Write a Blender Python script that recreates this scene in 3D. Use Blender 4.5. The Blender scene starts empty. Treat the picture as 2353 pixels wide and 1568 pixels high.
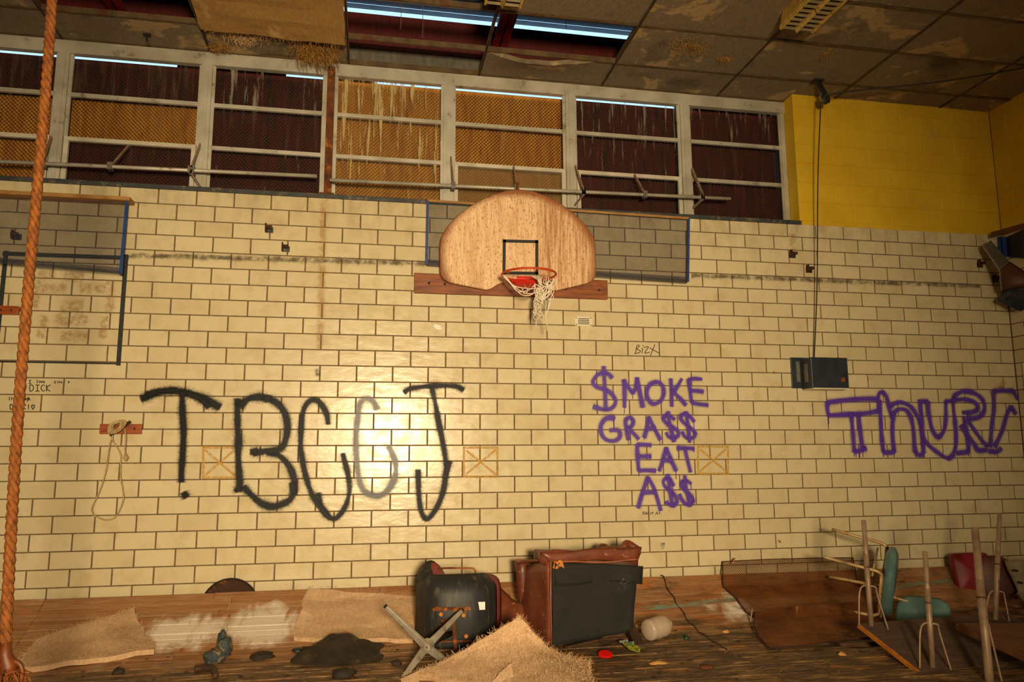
import bpy, math, random
import numpy as np
from mathutils import Vector, Matrix, noise as mnoise
R_ = random.Random(7)
SC = bpy.context.scene
COL = SC.collection

# ------------------------------------------------------------------ camera, world, lights, exposure
W_, H_ = 2353, 1568
FPX = 1728.132
CAM = np.array([1.2009, -6.5365, 1.4])
YAW, PITCH, ROLL = 0.184444, 0.148251, -0.004477
_f = np.array([math.sin(YAW)*math.cos(PITCH), math.cos(YAW)*math.cos(PITCH), math.sin(PITCH)])
_r0 = np.array([math.cos(YAW), -math.sin(YAW), 0.0]); _u0 = np.cross(_r0, _f)
_r = math.cos(ROLL)*_r0 + math.sin(ROLL)*_u0
_u = -math.sin(ROLL)*_r0 + math.cos(ROLL)*_u0
cam_d = bpy.data.cameras.new('camera'); cam = bpy.data.objects.new('camera', cam_d); COL.objects.link(cam)
cam_d.sensor_width = 36.0; cam_d.lens = FPX/W_*36.0; cam_d.clip_start = 0.05; cam_d.clip_end = 100
m = Matrix.Identity(4)
for i in range(3):
    m[i][0] = _r[i]; m[i][1] = _u[i]; m[i][2] = -_f[i]; m[i][3] = CAM[i]
cam.matrix_world = m
SC.camera = cam

world = bpy.data.worlds.new('world'); SC.world = world; world.use_nodes = True
bg = world.node_tree.nodes['Background']
bg.inputs[0].default_value = (0.40, 0.68, 1.0, 1); bg.inputs[1].default_value = 1.6

def lamp(name, kind, loc, aim, energy, color, **kw):
    d = bpy.data.lights.new(name, kind); d.energy = energy; d.color = color
    for k, v in kw.items(): setattr(d, k, v)
    o = bpy.data.objects.new(name, d); COL.objects.link(o); o.location = loc
    o.rotation_euler = (Vector(aim)-Vector(loc)).to_track_quat('-Z', 'Y').to_euler()
    return o
lamp('work_lamp', 'SPOT', (1.55, -9.4, 1.72), (1.75, 0, 1.95), 3300, (1.0, 0.765, 0.455),
     spot_size=math.radians(75), spot_blend=1.0, shadow_soft_size=0.40)
lamp('ambient_fill', 'AREA', (0.8, -12.6, 2.9), (1.8, 0, 2.4), 120, (1.0, 0.80, 0.52), shape='RECTANGLE', size=5.0, size_y=2.2)  # added fill light at the back of the room, out of view
SC.view_settings.view_transform = 'Standard'; SC.view_settings.look = 'None'
SC.view_settings.gamma = 1.0; SC.view_settings.use_curve_mapping = False
SC.view_settings.exposure = 0.0
SC.cycles.max_bounces = 8; SC.cycles.transparent_max_bounces = 96

# ------------------------------------------------------------------ measuring helpers (photo pixel -> point on a real plane)
def ray(px, py):
    return CAM, _f*FPX + _r*(px-W_/2) + _u*(H_/2-py)
def at(px, py, Y):
    o, d = ray(px, py); return Vector(o + d*((Y-o[1])/d[1]))
def atZ(px, py, Z):
    o, d = ray(px, py); return Vector(o + d*((Z-o[2])/d[2]))
def atX(px, py, X):
    o, d = ray(px, py); return Vector(o + d*((X-o[0])/d[0]))
PY = np.array([-20, -1.05, -.85, -.67, -.53, -.37, -.19, -.055, 0.0]); PZ = np.array([0, 0, .01, .035, .075, .145, .222, .324, .326])
def prof(y): return float(np.interp(y, PY, PZ))
def on(px, py, dz=0.0):
    o, d = ray(px, py); d = d/np.linalg.norm(d); t = 2.0
    while t < 12:
        q = o + d*t
        if q[1] > -0.01 or q[2] <= prof(q[1])+dz: return Vector(q)
        t += 0.003
    return Vector(q)

# ------------------------------------------------------------------ materials
def lin(c):
    return tuple(((v/255)/12.92 if v/255 <= .04045 else ((v/255+.055)/1.055)**2.4) for v in c) + (1,)
class NT:
    def __init__(s, name):
        s.m = bpy.data.materials.new(name); s.m.use_nodes = True; s.t = s.m.node_tree
        s.b = s.t.nodes['Principled BSDF']; s.out = s.t.nodes['Material Output']
    def n(s, typ, **kw):
        x = s.t.nodes.new(typ)
        for k, v in kw.items():
            if hasattr(x, k) and not k.startswith('i_'): setattr(x, k, v)
        return x
    def l(s, a, b): s.t.links.new(a, b)
    def pos(s, kind='world'):
        if kind == 'world': return s.n('ShaderNodeNewGeometry').outputs['Position']
        return s.n('ShaderNodeTexCoord').outputs['Object']
    def mapped(s, src, scale=(1, 1, 1), rnd=False):
        mp = s.n('ShaderNodeMapping'); mp.inputs['Scale'].default_value = scale
        s.l(src, mp.inputs['Vector'])
        if rnd:
            oi = s.n('ShaderNodeObjectInfo'); mu = s.n('ShaderNodeMath', operation='MULTIPLY'); mu.inputs[1].default_value = 37.0
            s.l(oi.outputs['Random'], mu.inputs[0]); s.l(mu.outputs[0], mp.inputs['Location'])
        return mp.outputs[0]
    def noise(s, vec, scale, detail=4, rough=.55, dist=0.0):
        x = s.n('ShaderNodeTexNoise'); x.inputs['Scale'].default_value = scale; x.inputs['Detail'].default_value = detail
        x.inputs['Roughness'].default_value = rough; x.inputs['Distortion'].default_value = dist
        s.l(vec, x.inputs['Vector']); return x.outputs['Fac']
    def ramp(s, fac, stops):
        x = s.n('ShaderNodeValToRGB'); e = x.color_ramp.elements
        while len(e) < len(stops): e.new(0.5)
        for el, (p, c) in zip(e, stops):
            el.position = p; el.color = c if len(c) == 4 else tuple(c)+(1,)
        s.l(fac, x.inputs[0]); return x.outputs[0]
    def mix(s, fac, a, b, mode='MIX'):
        x = s.n('ShaderNodeMix', data_type='RGBA', blend_type=mode)
        for i, v in ((0, fac), (6, a), (7, b)):
            if hasattr(v, 'links'): s.l(v, x.inputs[i])
            elif i == 0: x.inputs[0].default_value = v
            else: x.inputs[i].default_value = v
        return x.outputs[2]
    def math(s, op, a, b=None, clamp=False):
        x = s.n('ShaderNodeMath', operation=op); x.use_clamp = clamp
        for i, v in ((0, a), (1, b)):
            if v is None: continue
            if hasattr(v, 'links'): s.l(v, x.inputs[i])
            else: x.inputs[i].default_value = v
        return x.outputs[0]
    def bump(s, fac, strength, dist=.01):
        x = s.n('ShaderNodeBump'); x.inputs['Strength'].default_value = strength; x.inputs['Distance'].default_value = dist
        s.l(fac, x.inputs['Height']); s.l(x.outputs[0], s.b.inputs['Normal'])
    def set(s, color=None, rough=None, metal=None, **kw):
        if color is not None:
            if hasattr(color, 'links'): s.l(color, s.b.inputs['Base Color'])
            else: s.b.inputs['Base Color'].default_value = color
        if rough is not None:
            if hasattr(rough, 'links'): s.l(rough, s.b.inputs['Roughness'])
            else: s.b.inputs['Roughness'].default_value = rough
        if metal is not None: s.b.inputs['Metallic'].default_value = metal
        for k, v in kw.items(): s.b.inputs[k].default_value = v
        return s.m
Z4, O4 = (0, 0, 0, 1), (1, 1, 1, 1)

def noisy(name, c1, c2, scale=5, detail=5, rough=.6, bump=0.0, stretch=(1, 1, 1), metal=0.0, c3=None, s3=3.0, lo3=.55, hi3=.65, coord='world', rnd=False, dist=.01):
    N = NT(name); v = N.mapped(N.pos(coord), stretch, rnd)
    f = N.noise(v, scale, detail)
    c = N.ramp(f, [(.32, lin(c1)), (.68, lin(c2))])
    if c3:
        f3 = N.noise(v, s3, 6, .65); k = N.ramp(f3, [(lo3, Z4), (hi3, O4)])
        c = N.mix(k, c, lin(c3))
    if bump: N.bump(f, bump, dist)
    return N.set(c, rough, metal)

# glazed tile
def tile_mat(name, a, b, dirt, dlo=.62):
    N = NT(name); p = N.pos()
    oi = N.n('ShaderNodeObjectInfo'); g = N.n('ShaderNodeNewGeometry')
    rv = N.math('FRACT', N.math('ADD', oi.outputs['Random'], g.outputs['Random Per Island']))
    c = N.mix(rv, lin(a), lin(b))
    f = N.noise(N.mapped(p, (1, 1, 1)), 5.5, 7, .62)
    c = N.mix(N.ramp(f, [(dlo-.12, Z4), (.85, O4)]), c, lin(dirt))
    sp = N.noise(p, 60, 3, .6)
    c = N.mix(N.ramp(sp, [(.70, Z4), (.78, O4)]), c, lin((120, 90, 50)))
    # grime hanging down the topmost courses (dry stains under the sill)
    sx = N.n('ShaderNodeSeparateXYZ'); N.l(p, sx.inputs[0])
    hi = N.n('ShaderNodeMapRange'); hi.inputs[1].default_value = 3.15; hi.inputs[2].default_value = 3.75; N.l(sx.outputs[2], hi.inputs[0])
    fs = N.noise(N.mapped(p, (1.2, 1, .5)), 7, 6, .6)
    c = N.mix(N.math('MULTIPLY', hi.outputs[0], N.ramp(fs, [(.42, Z4), (.75, (.55, .55, .55, 1))])), c, lin((105, 88, 52)))
    w = N.noise(N.mapped(p, (1, 1, 2.2)), 6, 3, .5)
    N.bump(w, .2, .012)
    r = N.ramp(N.noise(p, 9, 4), [(.3, (.16,)*3), (.7, (.34,)*3)])
    return N.set(c, r, 0, **{'Specular IOR Level': .42})
M = {}
M['tile'] = tile_mat('glazed_tile', (216, 203, 166), (206, 191, 152), (188, 168, 126))
M['grout'] = noisy('grout', (96, 80, 54), (124, 104, 74), 30, rough=.95)
M['yellow_block'] = noisy('yellow_painted_block', (220, 182, 34), (204, 164, 22), 2.2, rough=.75, bump=.12, c3=(200, 165, 95), s3=2.4, lo3=.62, hi3=.72, dist=.004)
M['slate'] = noisy('slate_sill', (44, 48, 54), (66, 68, 68), 9, rough=.6, c3=(110, 100, 80), s3=12)
M['frame'] = noisy('window_aluminium', (200, 196, 182), (168, 162, 144), 4, rough=.45, metal=.25, c3=(98, 80, 52), s3=8, lo3=.6, hi3=.75)
M['white_frame'] = noisy('pale_sash_frame', (206, 200, 182), (178, 168, 146), 6, rough=.5, c3=(120, 96, 60), s3=10, lo3=.62, hi3=.75)
M['rust'] = noisy('rust', (122, 64, 20), (70, 34, 14), 14, rough=.85, bump=.3, c3=(168, 100, 36), s3=9)
M['darkrust'] = noisy('dark_rust', (72, 38, 20), (46, 26, 16), 10, rough=.85, bump=.2, c3=(130, 78, 36), s3=14, lo3=.58, hi3=.7)
M['maroon'] = noisy('maroon_paint', (96, 19, 18), (66, 13, 13), 6, rough=.65, stretch=(6, 6, .6), c3=(100, 66, 70), s3=5, lo3=.62, hi3=.8)
M['redsteel'] = noisy('red_steel', (150, 24, 22), (96, 16, 16), 7, rough=.6, c3=(90, 50, 26), s3=9, lo3=.6, hi3=.7)
M['deck'] = noisy('roof_deck', (84, 84, 84), (62, 62, 62), 6, rough=.45, metal=.6)
M['zinc'] = noisy('grey_sheet_metal', (118, 114, 102), (92, 88, 76), 8, rough=.6, metal=.2, stretch=(4, 4, .8))
M['plywood'] = noisy('plywood', (214, 148, 42), (176, 108, 26), 4, rough=.75, stretch=(5, 5, .7), c3=(92, 52, 18), s3=4.2, lo3=.60, hi3=.72)
M['redboard'] = noisy('dark_red_board', (84, 18, 6), (54, 12, 4), 5, rough=.85, stretch=(4, 4, .6), c3=(30, 10, 6), s3=3)
M['wire'] = noisy('wire', (36, 26, 16), (22, 16, 11), 30, rough=.7)
M['tee'] = noisy('ceiling_tee_bar', (104, 84, 52), (76, 56, 34), 9, rough=.7, c3=(92, 46, 20), s3=6)
M['plaster'] = noisy('plain_wall', (150, 140, 110), (130, 120, 92), 3, rough=.85)
M['concrete'] = noisy('floor_slab', (66, 50, 34), (42, 32, 24), 4, rough=.85, bump=.3)
M['galv'] = noisy('galvanised_bracket', (96, 92, 84), (52, 46, 38), 25, rough=.5, metal=.6)
M['black'] = noisy('black_metal', (30, 28, 26), (16, 15, 14), 20, rough=.6)
M['orange_rope'] = noisy('orange_rope', (152, 88, 24), (96, 50, 12), 60, rough=.8, bump=.3, stretch=(1, 1, .35), c3=(112, 48, 14), s3=18, lo3=.58, hi3=.7, dist=.003)
M['leather'] = noisy('brown_leather', (120, 58, 18), (72, 32, 10), 20, rough=.5)
M['cord'] = noisy('old_cord', (196, 176, 128), (160, 138, 92), 60, rough=.9)
M['blackcord'] = noisy('dark_cord', (62, 50, 34), (40, 32, 22), 40, rough=.8)
M['net'] = noisy('net_cord', (244, 236, 220), (222, 208, 184), 50, rough=.9)
M['cleatwood'] = noisy('varnished_wood', (172, 84, 24), (136, 58, 14), 7, rough=.45, stretch=(1, 6, 6), c3=(90, 40, 12), s3=6)
M['plankwood'] = noisy('dark_stained_plank', (158, 88, 36), (104, 52, 22), 6, rough=.55, stretch=(.8, 6, 6), c3=(48, 26, 18), s3=3.6, lo3=.55, hi3=.7)
M['palewood'] = noisy('bare_wood', (176, 132, 70), (140, 98, 48), 8, rough=.7, stretch=(1, 5, 5))
M['darkwood'] = noisy('dark_wet_wood', (84, 56, 34), (54, 36, 24), 10, rough=.7, stretch=(1, 4, 4))
M['blue'] = noisy('blue_edge', (34, 74, 150), (24, 52, 112), 20, rough=.5, c3=(50, 48, 50), s3=15, lo3=.62, hi3=.72)
M['expanded'] = noisy('grey_expanded_metal', (66, 70, 86), (46, 50, 62), 40, rough=.6, metal=.3)
M['rustmesh'] = noisy('rusty_expanded_metal', (150, 92, 46), (108, 60, 28), 4, rough=.42, metal=.5, c3=(66, 36, 20), s3=3)
M['red'] = noisy('red_enamel', (232, 42, 16), (206, 30, 12), 8, rough=.4, c3=(150, 40, 14), s3=18, lo3=.62, hi3=.7)
M['redrust'] = noisy('worn_orange_rim', (222, 72, 24), (180, 60, 20), 10, rough=.45, c3=(140, 70, 24), s3=12, lo3=.55, hi3=.65)
M['tape'] = noisy('dark_tape', (44, 46, 44), (34, 36, 36), 20, rough=.7)
M['white'] = noisy('white_plastic', (236, 228, 204), (220, 210, 182), 10, rough=.45)
M['paper'] = noisy('white_paper', (250, 246, 240), (240, 234, 224), 10, rough=.6)
M['fibre'] = noisy('wood_wool_fibre', (186, 140, 66), (150, 104, 44), 12, rough=.95)
M['fibrepale'] = noisy('pale_fibre', (228, 194, 152), (200, 164, 120), 12, rough=.95)
M['boxblue'] = noisy('dark_blue_box', (42, 52, 62), (30, 38, 46), 9, rough=.45, c3=(70, 62, 46), s3=20, lo3=.66, hi3=.74)
M['boxplate'] = noisy('dull_steel_plate', (120, 118, 108), (92, 88, 80), 20, rough=.5)
M['brass'] = noisy('rusty_brass', (190, 116, 40), (120, 62, 20), 30, rough=.5, metal=.4)
M['oxblood'] = noisy('oxblood_vinyl', (132, 72, 48), (98, 48, 32), 5, rough=.42, bump=.05, c3=(184, 136, 104), s3=22, lo3=.60, hi3=.74)
M['cushion'] = noisy('maroon_cushion', (150, 74, 70), (120, 50, 50), 8, rough=.6)
M['dustcover'] = noisy('black_dust_cover', (36, 35, 33), (26, 26, 25), 8, rough=.85, bump=.25, c3=(64, 60, 54), s3=9, lo3=.62, hi3=.74)
M['shell'] = noisy('grey_black_shell', (44, 45, 46), (32, 33, 35), 6, rough=.55, stretch=(4, 4, 1), c3=(104, 92, 70), s3=4.5, lo3=.55, hi3=.76)
M['chrome'] = noisy('worn_chrome', (206, 200, 186), (160, 150, 132), 10, rough=.3, metal=.5, c3=(120, 86, 48), s3=14, lo3=.58, hi3=.68)
M['piping'] = noisy('pale_piping', (172, 104, 78), (148, 84, 60), 10, rough=.5)
M['foam'] = noisy('orange_foam', (214, 138, 58), (176, 104, 36), 14, rough=.9)
M['teal'] = noisy('teal_vinyl', (112, 148, 146), (86, 124, 124), 6, rough=.55, c3=(130, 160, 146), s3=9, lo3=.62, hi3=.72)
M['redseat'] = noisy('red_vinyl', (142, 22, 30), (112, 16, 22), 8, rough=.5)
M['brownseat'] = noisy('brown_vinyl', (104, 58, 36), (78, 42, 26), 6, rough=.55)
M['greyseat'] = noisy('grey_beige_plastic', (150, 136, 108), (124, 110, 84), 8, rough=.6, c3=(84, 70, 48), s3=12, lo3=.64, hi3=.7)
M['tube'] = noisy('cream_steel_tube', (196, 166, 116), (168, 132, 84), 12, rough=.45, metal=.15, c3=(110, 70, 40), s3=18, lo3=.62, hi3=.7)
M['greytube'] = noisy('grey_steel_tube', (158, 134, 108), (130, 104, 82), 12, rough=.5, metal=.2, c3=(100, 62, 42), s3=10, lo3=.6, hi3=.72)
M['tabletop'] = noisy('table_underside', (92, 70, 58), (70, 52, 44), 8, rough=.75, stretch=(1, 4, 4), c3=(120, 98, 84), s3=30, lo3=.68, hi3=.75)
M['tableedge'] = noisy('varnished_table_edge', (190, 120, 42), (156, 88, 26), 10, rough=.5, stretch=(1, 3, 3))
M['brownboard'] = noisy('brown_hardboard', (118, 74, 36), (98, 58, 26), 6, rough=.7)
M['lightbody'] = noisy('yellowed_enamel', (206, 172, 84), (182, 146, 62), 4, rough=.5, c3=(120, 66, 24), s3=5, lo3=.56, hi3=.64, stretch=(5, 5, 1))
M['louvre'] = noisy('grey_louvre', (136, 120, 86), (116, 100, 70), 10, rough=.5)
M['dirt'] = noisy('black_wet_dirt', (58, 44, 30), (32, 25, 19), 9, rough=.8, bump=.7, c3=(120, 88, 50), s3=11, lo3=.6, hi3=.75, dist=.03)
M['jug'] = noisy('dummy', (200, 190, 170), (200, 190, 170), 4)
M['green'] = noisy('green_plastic', (20, 70, 44), (14, 54, 34), 8, rough=.5)
M['bluecloth'] = noisy('blue_grey_cloth', (74, 84, 88), (44, 54, 66), 22, rough=.9, bump=.4, c3=(132, 122, 84), s3=16, lo3=.54, hi3=.62)
M['redcap'] = noisy('bright_red_plastic', (236, 8, 10), (220, 6, 8), 8, rough=.4)
M['wrapper'] = noisy('printed_foil', (176, 164, 44), (128, 150, 60), 26, rough=.4, c3=(90, 160, 170), s3=20, lo3=.56, hi3=.6)
M['bluewrap'] = noisy('blue_foil', (90, 170, 190), (196, 120, 50), 24, rough=.4)
M['crumb'] = noisy('foam_crumb', (214, 166, 96), (180, 130, 66), 30, rough=.9)

# panel of wood-wool board: brown with lighter tears and dark water stains
def panel_mat(name, a, b, pale, dark, lo=.56, grain=26):
    N = NT(name); v = N.mapped(N.pos(), (1, 1, 1), True)
    f = N.noise(N.mapped(v, (1.6, .7, 1)), grain, 8, .7, .6)
    c = N.ramp(f, [(.28, lin(a)), (.72, lin(b))])
    f2 = N.noise(v, 2.3, 7, .62, .5); c = N.mix(N.ramp(f2, [(lo, Z4), (lo+.05, (.75,)*3), (lo+.10, (.5,)*3), (.95, (.6,)*3)]), c, lin(pale))
    f3 = N.noise(v, 1.5, 6, .6); c = N.mix(N.ramp(f3, [(.57, Z4), (.70, (.8,)*3)]), c, lin(dark))
    N.bump(f, .55, .012)
    return N.set(c, .95)
M['panel'] = panel_mat('wood_wool_panel', (110, 96, 74), (142, 126, 100), (194, 164, 112), (66, 52, 38))
M['panelwet'] = panel_mat('torn_wood_wool_panel', (150, 112, 58), (182, 142, 80), (196, 164, 108), (92, 64, 36), .60)
M['panelfall'] = panel_mat('fallen_wood_wool_panel', (190, 154, 118), (224, 190, 152), (234, 204, 170), (150, 118, 80), .60)

# floor boards: orange maple, white powder marks, black rot on the level part
def floor_mat():
    N = NT('maple_floor_boards'); p = N.pos()
    oi = N.n('ShaderNodeObjectInfo')
    c = N.ramp(oi.outputs['Random'], [(.0, lin((180, 130, 86))), (.5, lin((190, 146, 104))), (1.0, lin((168, 116, 70)))])
    g = N.noise(N.mapped(p, (1.2, 14, 14)), 5, 6, .6); c = N.mix(N.ramp(g, [(.35, (.55,)*3), (.7, Z4)]), c, lin((112, 66, 30)))
    sx = N.n('ShaderNodeSeparateXYZ'); N.l(p, sx.inputs[0])
    o = N.noise(N.mapped(p, (.9, 2, 2)), 2.6, 5, .6); c = N.mix(N.ramp(o, [(.56, Z4), (.66, (.7,)*3)]), c, lin((176, 98, 22)))
    # powder
    pw = N.noise(N.mapped(p, (1.5, .7, .7)), 4.2, 8, .64, .5)
    def blob(cx, cy, rx, ry):
        a = N.math('DIVIDE', N.math('SUBTRACT', sx.outputs[0], cx), rx); b = N.math('DIVIDE', N.math('SUBTRACT', sx.outputs[1], cy), ry)
        d = N.math('SQRT', N.math('ADD', N.math('MULTIPLY', a, a), N.math('MULTIPLY', b, b)))
        return N.math('SUBTRACT', 1.0, d, True)
    k = N.math('MAXIMUM', blob(-.12, -.46, .5, .36), N.math('MAXIMUM', blob(.46, -.42, .42, .40), N.math('MULTIPLY', blob(4.2, -.45, .5, .4), .6)))
    k = N.math('MAXIMUM', k, .22)
    kk = N.ramp(N.math('MULTIPLY', N.math('ADD', pw, .12), N.math('POWER', k, .5)), [(.34, Z4), (.50, (.85,)*3)])
    c = N.mix(kk, c, lin((236, 226, 212)))
    # rot and dirt on the level boards, plus darkening towards the right
    dn = N.noise(N.mapped(p, (.8, 2.6, 1)), 3.2, 8, .66, .4)
    mr = N.n('ShaderNodeMapRange'); mr.inputs[1].default_value = -.42; mr.inputs[2].default_value = -1.15; mr.inputs[3].default_value = -.26; mr.inputs[4].default_value = .16; N.l(sx.outputs[1], mr.inputs[0])
    mx = N.n('ShaderNodeMapRange'); mx.inputs[1].default_value = 1.6; mx.inputs[2].default_value = 3.6; mx.inputs[3].default_value = 0; mx.inputs[4].default_value = .22; N.l(sx.outputs[0], mx.inputs[0])
    dk = N.ramp(N.math('ADD', N.math('ADD', dn, mr.outputs[0]), mx.outputs[0]), [(.48, Z4), (.64, (.92,)*3)])
    dc = N.ramp(N.noise(N.mapped(p, (.8, 2.2, 1)), 5, 8, .68, .4), [(.34, lin((40, 30, 20))), (.5, lin((88, 66, 42))), (.66, lin((172, 136, 88)))])
    dc = N.mix(N.ramp(N.noise(N.mapped(p, (1, 2.2, 1)), 2.9, 5, .6), [(.58, Z4), (.68, (.6,)*3)]), dc, lin((176, 106, 26)))
    c = N.mix(dk, c, dc)
    N.bump(N.math('ADD', g, dn), .35, .012)
    return N.set(c, .62)
M['floor'] = floor_mat()

def alpha_mat(name, color, rough, attr='a', grain=120, gstr=.5, amax=1.0, spec=.5, blend=0):
    N = NT(name); at_ = N.n('ShaderNodeAttribute'); at_.attribute_name = attr
    p = N.pos(); g = N.noise(p, grain, 3, .6)
    a = N.math('ADD', at_.outputs['Fac'], N.math('MULTIPLY', N.math('SUBTRACT', g, .5), gstr))
    if blend:
        g2 = N.noise(p, blend, 5, .65); a = N.math('MULTIPLY', a, N.ramp(g2, [(.38, (.1,)*3), (.6, O4)]))
    a = N.math('MULTIPLY', N.ramp(a, [(.02, Z4), (.85, O4)]), amax)
    a = N.math('MULTIPLY', a, N.math('GREATER_THAN', at_.outputs['Fac'], .01))
    tr = N.n('ShaderNodeBsdfTransparent'); mx = N.n('ShaderNodeMixShader')
    N.l(a, mx.inputs[0]); N.l(tr.outputs[0], mx.inputs[1]); N.l(N.b.outputs[0], mx.inputs[2]); N.l(mx.outputs[0], N.out.inputs[0])
    return N.set(lin(color), rough, 0, **{'Specular IOR Level': spec})
M['spray_black'] = alpha_mat('black_spray_paint', (11, 12, 18), .5, spec=.22, amax=.985, gstr=.75, grain=75)
M['spray_thin'] = alpha_mat('thin_black_spray_paint', (26, 28, 56), .36, spec=.35, amax=.8, gstr=.8, grain=90)
M['spray_purple'] = alpha_mat('purple_spray_paint', (92, 54, 172), .5, amax=.93, gstr=.35)
M['pen'] = alpha_mat('marker_pen', (44, 34, 24), .6, amax=.9, gstr=.2)
M['amber'] = alpha_mat('amber_tape_residue', (206, 158, 50), .6, amax=.9, gstr=.6, blend=38)
M['stain'] = alpha_mat('rust_stain', (176, 118, 36), .6, amax=.34, gstr=.6, blend=14)
M['scuff'] = alpha_mat('scuff_line', (74, 62, 44), .7, amax=.6, gstr=.9, grain=60, blend=12)
M['smudge'] = alpha_mat('brown_smudge', (168, 122, 58), .7, amax=.36, gstr=.8, blend=26)

def glass(name, streak, tint=(190, 172, 140), lo=.55, hi=.7, base=.06):
    N = NT(name); p = N.pos()
    tr = N.n('ShaderNodeBsdfTransparent'); gl = N.n('ShaderNodeBsdfGlossy'); gl.inputs['Roughness'].default_value = .06
    fr = N.n('ShaderNodeFresnel'); fr.inputs[0].default_value = 1.45
    m1 = N.n('ShaderNodeMixShader'); N.l(N.math('MULTIPLY', fr.outputs[0], .25), m1.inputs[0]); N.l(tr.outputs[0], m1.inputs[1]); N.l(gl.outputs[0], m1.inputs[2])
    f = N.noise(N.mapped(p, (11, 1, .8)), 2.4, 6, .65, .25)
    sx = N.n('ShaderNodeSeparateXYZ'); N.l(p, sx.inputs[0])
    mr = N.n('ShaderNodeMapRange'); mr.inputs[1].default_value = 3.7; mr.inputs[2].default_value = 4.85; mr.inputs[3].default_value = -.06; mr.inputs[4].default_value = .05; N.l(sx.outputs[2], mr.inputs[0])
    a = N.math('MULTIPLY', N.ramp(N.math('ADD', f, mr.outputs[0]), [(lo, Z4), (hi, O4)]), streak)
    d2 = N.noise(p, 5, 5, .6); a = N.math('MAXIMUM', a, N.math('MULTIPLY', d2, base))
    N.set(lin(tint), .8)
    m2 = N.n('ShaderNodeMixShader'); N.l(a, m2.inputs[0]); N.l(m1.outputs[0], m2.inputs[1]); N.l(N.b.outputs[0], m2.inputs[2])
    N.l(m2.outputs[0], N.out.inputs[0]); return N.m
M['glass'] = glass('window_glass', .04, base=.0)
M['glass_streak'] = glass('water_streaked_glass', .42, (176, 166, 150), .60, .74, .0)
M['glass_drip'] = glass('paint_dripped_glass', .75, (206, 182, 126), .54, .64, .05)
M['glass_film'] = glass('dusty_plastic_sheet', .2, (150, 124, 84), .5, .7, .45)
def jugmat():
    N = NT('translucent_plastic'); tr = N.n('ShaderNodeBsdfTransparent'); mx = N.n('ShaderNodeMixShader'); mx.inputs[0].default_value = .62
    N.l(tr.outputs[0], mx.inputs[1]); N.l(N.b.outputs[0], mx.inputs[2]); N.l(mx.outputs[0], N.out.inputs[0])
    return N.set(lin((206, 186, 166)), .35)
M['jug'] = jugmat()

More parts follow.
